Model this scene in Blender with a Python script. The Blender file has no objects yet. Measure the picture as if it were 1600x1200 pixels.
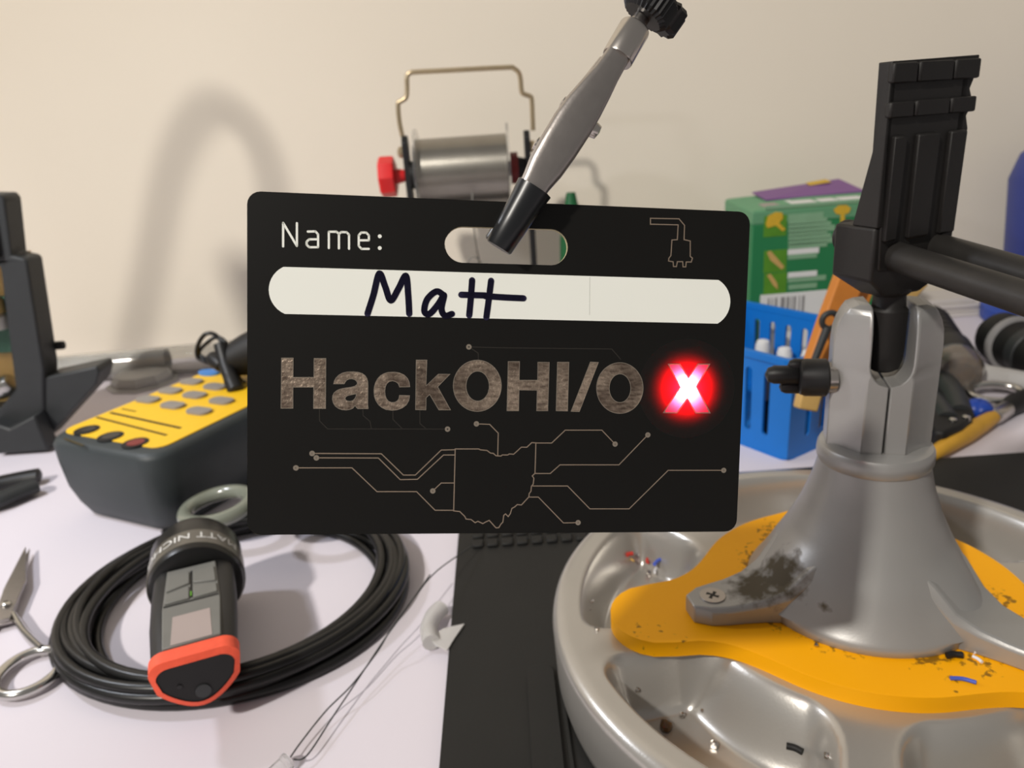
import bpy, bmesh, math, random
from math import sin, cos, pi, radians
from mathutils import Vector, Matrix
from mathutils.geometry import tessellate_polygon
random.seed(7)
SC = bpy.context.scene
COL = SC.collection

# ------------------------------------------------------------------ camera
CAM = Vector((0, 0, .2)); PITCH = radians(19.3); ROLL = radians(-4.0); FPX = 1200.0
FW = Vector((0, cos(PITCH), -sin(PITCH))); _r = Vector((1, 0, 0)); _u = _r.cross(FW)
RT = _r * cos(ROLL) + _u * sin(ROLL); UP = _u * cos(ROLL) - _r * sin(ROLL)
cd = bpy.data.cameras.new('camera'); cam = bpy.data.objects.new('camera', cd); COL.objects.link(cam)
cam.matrix_world = Matrix(((RT.x, UP.x, -FW.x, CAM.x), (RT.y, UP.y, -FW.y, CAM.y), (RT.z, UP.z, -FW.z, CAM.z), (0, 0, 0, 1)))
cd.sensor_width = 36; cd.lens = 36 * FPX / 1600; cd.clip_start = .01; cd.clip_end = 20
cd.dof.use_dof = True; cd.dof.focus_distance = .158; cd.dof.aperture_fstop = 26
SC.camera = cam

# ------------------------------------------------------------------ world, lamps, exposure
W = bpy.data.worlds.new('room'); SC.world = W; W.use_nodes = True
W.node_tree.nodes['Background'].inputs[0].default_value = (.84, .80, .76, 1)
W.node_tree.nodes['Background'].inputs[1].default_value = .27

def lamp(name, loc, target, size, power, color, spread=180):
    l = bpy.data.lights.new(name, 'AREA'); l.shape = 'DISK'; l.size = size; l.energy = power; l.color = color
    l.spread = radians(spread)
    o = bpy.data.objects.new(name, l); COL.objects.link(o); o.location = loc
    o.rotation_euler = (Vector(target) - Vector(loc)).to_track_quat('-Z', 'Y').to_euler()
    return o
LAMP_HEAD = Vector((-.412, .345, .365))
lamp('ceiling_lamp', (-1.16, -1.09, 1.64), (.05, .3, .05), .13, 45, (1.0, .945, .865))
SC.view_settings.view_transform = 'Standard'; SC.view_settings.look = 'None'
SC.view_settings.exposure = 0; SC.view_settings.gamma = 1; SC.view_settings.use_curve_mapping = False

# ------------------------------------------------------------------ helpers
def ray(px, py): return FW + RT * ((px - 800) / FPX) + UP * ((600 - py) / FPX)
def at_y(px, py, y): d = ray(px, py); return CAM + d * (y / d.y)
def at_z(px, py, z=0.0): d = ray(px, py); return CAM + d * ((z - CAM.z) / d.z)
def lin(c): return tuple(((v / 255) / 12.92 if v / 255 <= .04045 else ((v / 255 + .055) / 1.055) ** 2.4) for v in c)

def tree(m): return m.node_tree.nodes, m.node_tree.links, m.node_tree.nodes['Principled BSDF']
def mat(name, rgb, rough=.5, metal=0, var=.12, scale=120, bump=.0, bscale=600, spec=.5, coat=0, alpha=None, trans=0, ior=1.45):
    m = bpy.data.materials.new(name); m.use_nodes = True; nt = m.node_tree; N = nt.nodes; L = nt.links
    b = N['Principled BSDF']; tc = N.new('ShaderNodeTexCoord')
    n = N.new('ShaderNodeTexNoise'); n.inputs['Scale'].default_value = scale; n.inputs['Detail'].default_value = 4
    L.new(tc.outputs['Object'], n.inputs['Vector'])
    mx = N.new('ShaderNodeMix'); mx.data_type = 'RGBA'
    c = lin(rgb); mx.inputs[6].default_value = (*[v * (1 - var) for v in c], 1); mx.inputs[7].default_value = (*[min(1, v * (1 + var)) for v in c], 1)
    L.new(n.outputs['Fac'], mx.inputs[0]); L.new(mx.outputs[2], b.inputs['Base Color'])
    b.inputs['Roughness'].default_value = rough; b.inputs['Metallic'].default_value = metal
    b.inputs['Specular IOR Level'].default_value = spec; b.inputs['Coat Weight'].default_value = coat
    b.inputs['Transmission Weight'].default_value = trans; b.inputs['IOR'].default_value = ior
    if bump:
        n2 = N.new('ShaderNodeTexNoise'); n2.inputs['Scale'].default_value = bscale; n2.inputs['Detail'].default_value = 3
        L.new(tc.outputs['Object'], n2.inputs['Vector'])
        bp = N.new('ShaderNodeBump'); bp.inputs['Strength'].default_value = bump; bp.inputs['Distance'].default_value = .0005
        L.new(n2.outputs['Fac'], bp.inputs['Height']); L.new(bp.outputs[0], b.inputs['Normal'])
    return m

def tree(m): return m.node_tree.nodes, m.node_tree.links, m.node_tree.nodes['Principled BSDF']

M = {}
M['wall'] = mat('painted_wall', (233, 224, 208), .9, var=.03, scale=6, bump=.15, bscale=250)
M['table'] = mat('white_table_paper', (219, 213, 222), .75, var=.02, scale=8, bump=.05, bscale=300, spec=.3)
M['mat'] = mat('black_silicone', (24, 24, 23), .62, var=.25, scale=40, bump=.15, bscale=900)
M['pcb'] = mat('black_solder_mask', (16, 15, 13), .42, var=.1, scale=60, spec=.3)
M['white_ink'] = mat('white_silkscreen', (238, 240, 232), .7, var=.02, scale=40)
M['marker'] = mat('dark_blue_marker_ink', (26, 22, 52), .35, var=.35, scale=300)
M['trace'] = mat('tinned_trace', (190, 170, 150), .38, .9, var=.15, scale=400)
M['hid_trace'] = mat('trace_under_mask', (40, 37, 33), .35, var=.1)
M['tin'] = mat('tinned_lettering', (170, 150, 134), .30, 1.0, var=.4, scale=260, bump=.35, bscale=1400)
N, L, b = tree(M['tin'])
tc = N.new('ShaderNodeTexCoord'); mp0 = N.new('ShaderNodeMapping'); mp0.inputs['Scale'].default_value = (500, 1500, 1); L.new(tc.outputs['Object'], mp0.inputs[0])
n0 = N.new('ShaderNodeTexNoise'); n0.inputs['Scale'].default_value = 1; n0.inputs['Detail'].default_value = 5; L.new(mp0.outputs[0], n0.inputs['Vector'])
nb = N.new('ShaderNodeTexNoise'); nb.inputs['Scale'].default_value = 95; L.new(tc.outputs['Object'], nb.inputs['Vector'])
aa0 = N.new('ShaderNodeMath'); aa0.operation = 'MULTIPLY'; L.new(n0.outputs['Fac'], aa0.inputs[0]); L.new(nb.outputs['Fac'], aa0.inputs[1])
cr0 = N.new('ShaderNodeValToRGB'); cr0.color_ramp.elements[0].position = .14; cr0.color_ramp.elements[0].color = (*lin((118, 102, 90)), 1)
cr0.color_ramp.elements[1].position = .36; cr0.color_ramp.elements[1].color = (*lin((204, 184, 164)), 1); L.new(aa0.outputs[0], cr0.inputs[0]); L.new(cr0.outputs[0], b.inputs['Base Color'])
rg0 = N.new('ShaderNodeMapRange'); rg0.inputs[3].default_value = .24; rg0.inputs[4].default_value = .46; L.new(nb.outputs['Fac'], rg0.inputs[0]); L.new(rg0.outputs[0], b.inputs['Roughness'])
M['tin_edge'] = mat('tinned_lettering_edge', (212, 198, 180), .3, 1.0, var=.1)
M['fr4'] = mat('board_core', (176, 168, 132), .6)
M['sleeve'] = mat('black_vinyl_sleeve', (20, 22, 25), .32, var=.2, spec=.6)
M['nickel'] = mat('nickel_plated_steel', (196, 190, 184), .26, 1.0, var=.08, scale=200)
M['nickel_rough'] = mat('worn_steel', (172, 166, 162), .36, 1.0, var=.1, scale=300, bump=.08)
M['knob_black'] = mat('black_plastic', (24, 24, 25), .45, var=.2)
M['head_black'] = mat('dusty_black_plastic', (26, 24, 23), .55, var=.3, scale=90, bump=.1)
M['rod'] = mat('black_oxide_rod', (48, 46, 44), .5, .3, var=.3, scale=150, bump=.12)
M['silver'] = mat('silver_painted_casting', (158, 157, 155), .36, .40, var=.06, scale=60, bump=.04, bscale=1500)
M['tray'] = mat('silver_painted_tray', (180, 177, 172), .28, .6, var=.08, scale=35, bump=.05, bscale=1200)
M['yellow'] = mat('orange_yellow_plastic', (255, 174, 0), .5, spec=.3, var=.08, scale=30, bump=.05)
M['grime'] = mat('flux_grime', (84, 74, 56), .7, var=.4, scale=500, bump=.6, bscale=1500)
M['cable'] = mat('black_cable_jacket', (20, 20, 20), .33, var=.2)
M['dark_plastic'] = mat('dark_grey_plastic', (46, 48, 49), .5, var=.12, bump=.08)
M['meter_body'] = mat('blue_grey_plastic', (54, 60, 62), .5, var=.08, bump=.08, bscale=900)
M['meter_yellow'] = mat('yellow_faceplate', (240, 192, 30), .5, var=.05)
M['grey_button'] = mat('grey_rubber_button', (140, 134, 128), .6)
M['blue_button'] = mat('blue_rubber_button', (66, 130, 205), .6)
M['black'] = mat('black_matte', (16, 15, 15), .6)
M['red_jack'] = mat('dark_red_plastic', (120, 22, 24), .4)
M['print_dark'] = mat('dark_print', (70, 58, 18), .7)
M['orange'] = mat('worn_orange_rubber', (250, 92, 62), .6, var=.18, scale=400, bump=.2)
M['grey_rubber'] = mat('grey_keypad', (112, 112, 108), .5, var=.1)
M['label_pink'] = mat('blank_label', (166, 152, 148), .6, var=.03)
M['tape'] = mat('clear_tape_over_grey', (96, 92, 84), .3, var=.15, scale=200)
M['steel'] = mat('polished_steel', (200, 198, 194), .2, 1.0, var=.06)
M['grey_handle'] = mat('glossy_grey_green_plastic', (126, 130, 118), .18, var=.05, coat=.5)
M['red'] = mat('red_plastic', (222, 40, 42), .4, var=.05)
M['dark_red'] = mat('maroon_plastic', (120, 24, 22), .45)
M['solder'] = mat('wound_solder_wire', (150, 146, 138), .32, .9, var=.12, scale=60)
M['brass_wire'] = mat('brassy_steel_wire', (196, 178, 146), .3, .9)
M['green_box'] = mat('green_card', (36, 120, 72), .55, var=.06, scale=20)
M['green_top'] = mat('pale_green_card', (96, 150, 112), .55, var=.06, scale=20)
M['purple'] = mat('purple_card', (122, 78, 140), .5, var=.08)
M['white_print'] = mat('white_print', (222, 222, 220), .6, var=.03)
M['pale_print'] = mat('pale_green_print', (128, 168, 134), .6, var=.08)
M['bar_grey'] = mat('barcode_grey', (140, 138, 138), .6)
M['lime'] = mat('lime_picture', (84, 140, 36), .6, var=.25, scale=90)
M['gold'] = mat('golden_screw_picture', (206, 168, 48), .5, var=.2, scale=200)
M['basket'] = mat('bright_blue_plastic', (14, 112, 200), .4, var=.05)
M['wood_orange'] = mat('orange_stained_wood', (196, 122, 48), .5, var=.2, scale=70)
M['wood_pale'] = mat('pale_wood', (196, 160, 96), .6, var=.15, scale=90)
M['pencil'] = mat('yellow_ochre_paint', (212, 160, 50), .5, var=.15, scale=100)
M['navy'] = mat('blue_plastic', (48, 62, 140), .5, var=.08)
M['royal'] = mat('royal_blue_plastic', (28, 70, 170), .4)
M['green_dark'] = mat('dark_green_plastic', (28, 92, 52), .45)
M['pcb_green'] = mat('green_circuit_board', (52, 92, 72), .5, var=.3, scale=90)
M['clear'] = mat('clear_plastic', (240, 240, 238), .07, trans=.9, ior=1.4, var=.01)
M['pane'] = mat('window_plastic', (250, 250, 250), .03, trans=1.0, ior=1.08, var=.005)
M['milky'] = mat('milky_plastic', (226, 224, 222), .35, trans=.45, ior=1.3, var=.03)
M['blue_wire'] = mat('blue_insulation', (70, 92, 190), .5)
M['white_wire'] = mat('white_insulation', (226, 226, 230), .5)
M['red_wire'] = mat('red_insulation', (196, 60, 50), .5)
M['cone_amber'] = mat('amber_resin_flakes', (96, 66, 26), .3, var=.6, scale=300, coat=.6)
M['book'] = mat('off_white_card_stack', (208, 202, 196), .7, var=.05)

BASE = {}
def thing(name, label, cat, loc=(0, 0, 0), mtx=None, group=None):
    o = bpy.data.objects.new(name, None); COL.objects.link(o); o.empty_display_size = .01
    if mtx is None: mtx = Matrix.Translation(Vector(loc))
    o.matrix_world = mtx; BASE[o.name] = mtx.copy()
    o['label'] = label; o['category'] = cat
    if group: o['group'] = group
    return o
def tag(o, label, cat, group=None):
    o['label'] = label; o['category'] = cat
    if group: o['group'] = group
    return o
def obj(name, vf, m, parent=None, world=False, bevel=0, bseg=2, sharp=38, label=None, origin=None, kind=None):
    """one mesh object; world=True: the vertices are world coordinates"""
    v, f = vf; v = [Vector(p) for p in v]
    if world and parent is not None:
        inv = BASE[parent.name].inverted() if parent.name in BASE else Matrix()
        v = [inv @ p for p in v]
    if origin is not None: o3 = Vector(origin); v = [p - o3 for p in v]
    me = bpy.data.meshes.new(name); me.from_pydata([tuple(p) for p in v], [], [tuple(q) for q in f]); me.update()
    bm = bmesh.new(); bm.from_mesh(me); bmesh.ops.recalc_face_normals(bm, faces=bm.faces)
    lim = radians(sharp)
    for e in bm.edges:
        e.smooth = not (len(e.link_faces) == 2 and e.calc_face_angle(0) > lim)
    for q in bm.faces: q.smooth = True
    bm.to_mesh(me); bm.free()
    me.materials.append(M[m] if isinstance(m, str) else m)
    o = bpy.data.objects.new(name, me); COL.objects.link(o)
    if parent is not None:
        o.parent = parent
        if parent.name not in BASE: pass
        BASE[o.name] = BASE.get(parent.name, Matrix())
    else: BASE[o.name] = Matrix.Translation(Vector(origin)) if origin is not None else Matrix()
    if origin is not None: o.location = origin
    if bevel:
        b = o.modifiers.new('bevel', 'BEVEL'); b.width = bevel; b.segments = bseg; b.limit_method = 'ANGLE'; b.angle_limit = radians(35)
        b.harden_normals = False
    if label: o['label'] = label
    if kind: o['kind'] = kind
    return o
def join(*vfs):
    V, F = [], []
    for v, f in vfs:
        k = len(V); V += [Vector(p) for p in v]; F += [tuple(i + k for i in q) for q in f]
    return V, F
def xf(vf, mtx): return [mtx @ Vector(p) for p in vf[0]], vf[1]
def mv(vf, d): d = Vector(d); return [Vector(p) + d for p in vf[0]], vf[1]
def box(x0, x1, y0, y1, z0, z1):
    v = [(x, y, z) for z in (z0, z1) for y in (y0, y1) for x in (x0, x1)]
    return v, [(0, 2, 3, 1), (4, 5, 7, 6), (0, 1, 5, 4), (2, 6, 7, 3), (0, 4, 6, 2), (1, 3, 7, 5)]
def lathe(prof, n=48, cap0=True, cap1=True):
    v = []; f = []
    for r, z in prof:
        for i in range(n): a = 2 * pi * i / n; v.append((r * cos(a), r * sin(a), z))
    for k in range(len(prof) - 1):
        for i in range(n): j = (i + 1) % n; f.append((k * n + i, k * n + j, (k + 1) * n + j, (k + 1) * n + i))
    if cap0: f.append(tuple(range(n - 1, -1, -1)))
    if cap1: f.append(tuple((len(prof) - 1) * n + i for i in range(n)))
    return v, f
def frame_to(p, q):
    """matrix whose Z runs from p towards q"""
    p = Vector(p); z = (Vector(q) - p).normalized(); a = Vector((0, 0, 1)) if abs(z.z) < .95 else Vector((1, 0, 0))
    x = a.cross(z).normalized(); y = z.cross(x)
    return Matrix(((x.x, y.x, z.x, p.x), (x.y, y.y, z.y, p.y), (x.z, y.z, z.z, p.z), (0, 0, 0, 1)))
def cyl(p, q, r, n=24, r2=None):
    l = (Vector(q) - Vector(p)).length
    return xf(lathe([(r, 0), (r if r2 is None else r2, l)], n), frame_to(p, q))
def rod_round(p, q, r, n=20, k=.25):
    l = (Vector(q) - Vector(p)).length; e = r * k
    return xf(lathe([(r - e, 0), (r - e * .3, e * .3), (r, e), (r, l - e), (r - e * .3, l - e * .3), (r - e, l)], n), frame_to(p, q))
def lathe_on(prof, p, q, n=36): return xf(lathe(prof, n), frame_to(p, q))
def smooth_path(pts, n=8, closed=False):
    P = [Vector(p) for p in pts]; out = []; m = len(P)
    rng = range(m) if closed else range(m - 1)
    for i in rng:
        p0 = P[(i - 1) % m] if closed or i > 0 else P[0]; p1 = P[i]; p2 = P[(i + 1) % m]
        p3 = P[(i + 2) % m] if closed or i + 2 < m else P[-1]
        for k in range(n):
            t = k / n
            out.append(.5 * ((2 * p1) + (p2 - p0) * t + (2 * p0 - 5 * p1 + 4 * p2 - p3) * t * t + (3 * p1 - p0 - 3 * p2 + p3) * t ** 3))
    if not closed: out.append(P[-1])
    return out
def sweep(path, r, n=10, closed=False, sx=1.0):
    P = [Vector(p) for p in path]; m = len(P); v = []; f = []
    rad = r if isinstance(r, (list, tuple)) else [r] * m
    nrm = None
    for i in range(m):
        a = P[(i - 1) % m] if closed or i > 0 else P[i]; b = P[(i + 1) % m] if closed or i < m - 1 else P[i]
        t = (b - a).normalized()
        if nrm is None:
            u = Vector((0, 0, 1)) if abs(t.z) < .9 else Vector((1, 0, 0)); nrm = (u - t * u.dot(t)).normalized()
        else: nrm = (nrm - t * nrm.dot(t)).normalized()
        bn = t.cross(nrm)
        for k in range(n):
            an = 2 * pi * k / n; v.append(P[i] + nrm * (cos(an) * rad[i]) + bn * (sin(an) * rad[i] * sx))
    for i in range(m if closed else m - 1):
        for k in range(n):
            j = (i + 1) % m; l = (k + 1) % n; f.append((i * n + k, i * n + l, j * n + l, j * n + k))
    if not closed: f.append(tuple(range(n - 1, -1, -1))); f.append(tuple((m - 1) * n + k for k in range(n)))
    return v, f
def prism(poly, z0, z1, holes=()):
    """2-D polygon (x, y) with holes, raised from z0 to z1"""
    loops = [[Vector((p[0], p[1], 0)) for p in poly]] + [[Vector((p[0], p[1], 0)) for p in h] for h in holes]
    tri = tessellate_polygon(loops); flat = [p for l in loops for p in l]; n = len(flat)
    v = [(p.x, p.y, z0) for p in flat] + [(p.x, p.y, z1) for p in flat]
    f = [tuple(reversed(t)) for t in tri] + [tuple(i + n for i in t) for t in tri]
    k = 0
    for l in loops:
        c = len(l)
        for i in range(c): j = (i + 1) % c; f.append((k + i, k + j, n + k + j, n + k + i))
        k += c
    return v, f
def loft(secs, cap=True):
    n = len(secs[0]); v = [p for s in secs for p in s]; f = []
    for k in range(len(secs) - 1):
        for i in range(n): j = (i + 1) % n; f.append((k * n + i, k * n + j, (k + 1) * n + j, (k + 1) * n + i))
    if cap: f.append(tuple(range(n - 1, -1, -1))); f.append(tuple((len(secs) - 1) * n + i for i in range(n)))
    return v, f
def rrect(x0, x1, y0, y1, r, n=5):
    out = []
    for cx, cy, a0 in ((x1 - r, y1 - r, 0), (x0 + r, y1 - r, 90), (x0 + r, y0 + r, 180), (x1 - r, y0 + r, 270)):
        for k in range(n + 1): a = radians(a0 + 90 * k / n); out.append((cx + r * cos(a), cy + r * sin(a)))
    return out
def ellipse(cx, cy, rx, ry, n=48): return [(cx + rx * cos(2 * pi * k / n), cy + ry * sin(2 * pi * k / n)) for k in range(n)]
def ribbon(pts, w, closed=False, cap=True):
    """outline of a stroke of width w along 2-D points, mitred, round ends"""
    P = [Vector((p[0], p[1])) for p in pts]; n = len(P); L = []; R = []
    for i in range(n):
        a = P[(i - 1) % n] if closed or i > 0 else None; b = P[(i + 1) % n] if closed or i < n - 1 else None
        d1 = (P[i] - a).normalized() if a is not None else (b - P[i]).normalized(); d2 = (b - P[i]).normalized() if b is not None else d1
        n1 = Vector((-d1.y, d1.x)); n2 = Vector((-d2.y, d2.x)); m = n1 + n2
        if m.length < 1e-6: m = n1
        m.normalize(); s = min(1.8, 1 / max(.3, m.dot(n1)))
        L.append(P[i] + m * (w / 2 * s)); R.append(P[i] - m * (w / 2 * s))
    return L, R
def stroke(pts, w, z0, z1, closed=False):
    P = [Vector((p[0], p[1])) for p in pts]
    L, R = ribbon(pts, w, closed)
    n = len(L); v = []; f = []
    for l, r in zip(L, R): v += [(l.x, l.y, z0), (r.x, r.y, z0), (r.x, r.y, z1), (l.x, l.y, z1)]
    for i in range(n if closed else n - 1):
        a = 4 * i; b = 4 * ((i + 1) % n)
        for k in range(4): f.append((a + k, a + (k + 1) % 4, b + (k + 1) % 4, b + k))
    if not closed:
        f.append((3, 2, 1, 0)); f.append((4 * n - 4, 4 * n - 3, 4 * n - 2, 4 * n - 1))
        for p in (P[0], P[-1]):
            v2, f2 = prism(ellipse(p.x, p.y, w / 2, w / 2, 14), z0, z1 + 1e-6)
            k = len(v); v += v2; f += [tuple(i + k for i in q) for q in f2]
    return v, f

# ------------------------------------------------------------------ the setting
def struct(name, vf, m, **k):
    o = obj(name, vf, m, **k); o['kind'] = 'structure'; return o
tag(obj('table', box(-1.2, 1.2, -.5, .714, -.03, 0), 'table'), 'white paper covered work table carrying all the tools', 'table')
M['floor'] = mat('grey_floor', (120, 110, 100), .7)
struct('floor', box(-1.6, 1.6, -2.2, .76, -.8, -.75), 'floor')
struct('wall_back', box(-1.6, 1.6, .715, .76, -.75, 1.9), 'wall')

# ------------------------------------------------------------------ gooseneck desk lamp left of the frame
dl = thing('desk_lamp', 'gooseneck desk lamp standing left of the framed stand', 'lamp', (-.58, .35, 0))
obj('lamp_base', mv(lathe([(.075, 0), (.078, .003), (.076, .014), (.030, .022), (.014, .030)], 48), (-.58, .35, 0)), 'dark_plastic', dl, world=True)
obj('gooseneck', sweep(smooth_path([(-.58, .35, .025), (-.572, .35, .14), (-.545, .35, .28), (-.498, .35, .395), (-.462, .35, .475), (-.428, .35, .510), (-.402, .35, .490), (-.396, .349, .450), (-.404, .347, .405)], 8), .0055, 16), 'dark_plastic', dl, world=True)
LD = (Vector((-.20, .32, 0)) - LAMP_HEAD).normalized()
obj('lamp_shade', lathe_on([(.010, -.040), (.014, -.038), (.018, -.024), (.027, .006), (.0255, .006), (.016, -.022), (.012, -.034)], LAMP_HEAD, LAMP_HEAD + LD, 40), 'dark_plastic', dl, world=True)
lo_ = lamp('desk_lamp_light', LAMP_HEAD + LD * .002, LAMP_HEAD + LD, .045, .72, (.87, .91, 1.0)); lo_.parent = dl; lo_.matrix_parent_inverse = dl.matrix_world.inverted()

# ------------------------------------------------------------------ the badge
BC = Vector((-.00126, .13921, .15417))
BX = Vector((.99003, .07867, -.11684)); BN = Vector((-.10621, .96177, -.25243)); BZ = Vector((.09251, .26232, .96053))
BM = Matrix(((BX.x, BZ.x, -BN.x, BC.x), (BX.y, BZ.y, -BN.y, BC.y), (BX.z, BZ.z, -BN.z, BC.z), (0, 0, 0, 1)))
BI = BM.inverted()
def bp(px, py):
    d = ray(px, py); t = (BC - CAM).dot(BN) / d.dot(BN); q = BI @ (CAM + d * t); return (q.x, q.y)
def zo(ox, oy, s, pts): return [bp(ox + x / s, oy + y / s) for x, y in pts]
BW, BH = .095, .06325
badge = thing('name_badge', 'black circuit board name badge with a red lit X held by the clip', 'badge', mtx=BM)
def arc3(p0, tip, p1, n=10):
    """arc through three points"""
    ax, ay = p0; bx_, by = tip; cx, cy = p1
    d = 2 * (ax * (by - cy) + bx_ * (cy - ay) + cx * (ay - by))
    ux = ((ax * ax + ay * ay) * (by - cy) + (bx_ * bx_ + by * by) * (cy - ay) + (cx * cx + cy * cy) * (ay - by)) / d
    uy = ((ax * ax + ay * ay) * (cx - bx_) + (bx_ * bx_ + by * by) * (ax - cx) + (cx * cx + cy * cy) * (bx_ - ax)) / d
    r = math.hypot(ax - ux, ay - uy); a0 = math.atan2(ay - uy, ax - ux); am = math.atan2(by - uy, bx_ - ux); a1 = math.atan2(cy - uy, cx - ux)
    def un(a, ref):
        while a - ref > pi: a -= 2 * pi
        while a - ref < -pi: a += 2 * pi
        return a
    a0 = un(a0, am); a1 = un(a1, am)
    return [(ux + r * cos(a0 + (a1 - a0) * k / n), uy + r * sin(a0 + (a1 - a0) * k / n)) for k in range(n + 1)]
def cap_shape(TL, tl, BL, TR, tr, BR):
    return arc3(bp(*BL), bp(*tl), bp(*TL), 14) + arc3(bp(*TR), bp(*tr), bp(*BR), 14)
slot = cap_shape((721, 353.7), (694.7, 381.8), (721, 410.7), (862, 357.8), (887.8, 386.3), (862, 414.7))
XC = bp(1073, 607); POCKET = .0098
pocket = ellipse(XC[0], XC[1], POCKET, POCKET, 40)
obj('board', prism(rrect(-BW / 2, BW / 2, -BH / 2, BH / 2, .0024), -.0016, 0, [slot, pocket]), 'pcb', badge)
def rim_walls(loop, z0, z1):
    n = len(loop); v = [(p[0], p[1], z0) for p in loop] + [(p[0], p[1], z1) for p in loop]
    return v, [(i, (i + 1) % n, n + (i + 1) % n, n + i) for i in range(n)]
obj('board_edge', rim_walls(rrect(-BW / 2 - .00005, BW / 2 + .00005, -BH / 2 - .00005, BH / 2 + .00005, .0024), -.0015, -.0001), 'fr4', badge, label='pale cut edge of the board')
cs_ = (sum(p[0] for p in slot) / len(slot), sum(p[1] for p in slot) / len(slot))
obj('slot_edge', rim_walls([(cs_[0] + (p[0] - cs_[0]) * .994, cs_[1] + (p[1] - cs_[1]) * .988) for p in slot], -.0015, -.0001), 'fr4', badge, label='pale cut edge of the slot')
# translucent mask over the LED, with the X left open and filled with clear resin
xo = zo(1000, 540, 10, [(445, 292), (620, 292), (755, 498), (905, 292), (1085, 292), (882, 640), (1090, 1050), (870, 1050), (740, 830), (575, 1050), (370, 1045), (625, 650)])
def translucent(name, trans_col, base, gloss):
    m = bpy.data.materials.new(name); m.use_nodes = True; N = m.node_tree.nodes; L = m.node_tree.links
    out = N['Material Output']; b = N['Principled BSDF']; b.inputs['Base Color'].default_value = (*base, 1); b.inputs['Roughness'].default_value = .42
    b.inputs['Specular IOR Level'].default_value = gloss
    t = N.new('ShaderNodeBsdfTranslucent')
    n = N.new('ShaderNodeTexNoise'); n.inputs['Scale'].default_value = 900; tc = N.new('ShaderNodeTexCoord'); L.new(tc.outputs['Object'], n.inputs['Vector'])
    mr = N.new('ShaderNodeMapRange'); mr.inputs[3].default_value = .85; mr.inputs[4].default_value = 1.1; L.new(n.outputs['Fac'], mr.inputs[0])
    vm = N.new('ShaderNodeVectorMath'); vm.operation = 'SCALE'; vm.inputs[0].default_value = trans_col; L.new(mr.outputs[0], vm.inputs['Scale'])
    L.new(vm.outputs[0], t.inputs['Color'])
    ad = N.new('ShaderNodeAddShader'); L.new(b.outputs[0], ad.inputs[0]); L.new(t.outputs[0], ad.inputs[1]); L.new(ad.outputs[0], out.inputs[0])
    return m
M['mask_t'] = translucent('black_mask_over_led', (.11, .006, .010), lin((16, 15, 13)), .3)
M['resin_t'] = translucent('bare_board_x', (.55, .50, .52), lin((90, 30, 40)), .3)
M['led_lit'] = mat('lit_red_led', (255, 30, 40), .4)
M['led_lit'].node_tree.nodes['Principled BSDF'].inputs['Emission Color'].default_value = (1, .02, .04, 1)
M['led_lit'].node_tree.nodes['Principled BSDF'].inputs['Emission Strength'].default_value = 60
def flat(poly, z, holes=()):
    loops = [[Vector((p[0], p[1], 0)) for p in poly]] + [[Vector((p[0], p[1], 0)) for p in h] for h in holes]
    return [(p.x, p.y, z) for l in loops for p in l], [tuple(t) for t in tessellate_polygon(loops)]
obj('mask_window', flat(pocket, 0, [xo]), 'mask_t', badge)
obj('lit_letter', flat(xo, 0), 'resin_t', badge, label='glowing red letter X')
obj('letter_outline', stroke(xo, .00022, 0, .00008, True), 'tin_edge', badge)
led = obj('led', lathe([(.0004, -.0062), (.0011, -.0058), (.0014, -.0050), (.0014, -.0036)], 20), 'led_lit', badge); led.location = (XC[0], XC[1], 0)
hs = obj('led_light_block', lathe([(POCKET + .0006, -.0016), (POCKET + .0006, -.0036), (.0005, -.0036), (.0005, -.0033), (POCKET, -.0033), (POCKET, -.0016)], 40, False, False), 'pcb', badge); hs.location = (XC[0], XC[1], 0)  # unseen cup added to keep room light out of the translucent window
ll = bpy.data.lights.new('led_light', 'SPOT'); ll.energy = .13; ll.spot_size = radians(150); ll.spot_blend = .6; ll.color = (1, .014, .036); ll.shadow_soft_size = .0003
lo = bpy.data.objects.new('led_light', ll); COL.objects.link(lo); lo.parent = badge; lo.location = (XC[0], XC[1], -.0022); lo.rotation_euler = (pi, 0, 0)
# white writing panel and handwriting
panel = cap_shape((443, 417), (420, 453), (445, 490.5), (1122.5, 437.5), (1141, 471.6), (1121, 505.7))
obj('writing_panel', prism(panel, 0, .00005), 'white_ink', badge, label='white writing panel')
def letters(name, ox, oy, s, lst, w, z, m, sm=0):
    for strokes in lst:
        parts = []
        for st in strokes:
            q = zo(ox, oy, s, st)
            if sm: q = [(p.x, p.y) for p in smooth_path([(a, b, 0) for a, b in q], sm)]
            for a, b in zip(q[:-1], q[1:]): parts.append(stroke([a, b], w, z, z + .00006))
        obj(name, join(*parts), m, badge)
letters('handwritten_letter', 380, 280, 3.81, [
    [[(740, 800), (775, 690), (810, 562), (845, 640), (878, 722), (925, 650), (968, 575), (982, 690), (988, 800)]],
    [[(1192, 690), (1150, 668), (1095, 715), (1078, 785), (1108, 802), (1160, 745), (1195, 690), (1180, 770), (1200, 812), (1242, 802)]],
    [[(1362, 602), (1355, 700), (1345, 810)], [(1298, 688), (1440, 692)]],
    [[(1475, 605), (1462, 710), (1447, 822)], [(1440, 696), (1560, 704), (1668, 709)]]], .00118, .00006, 'marker', 6)
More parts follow.
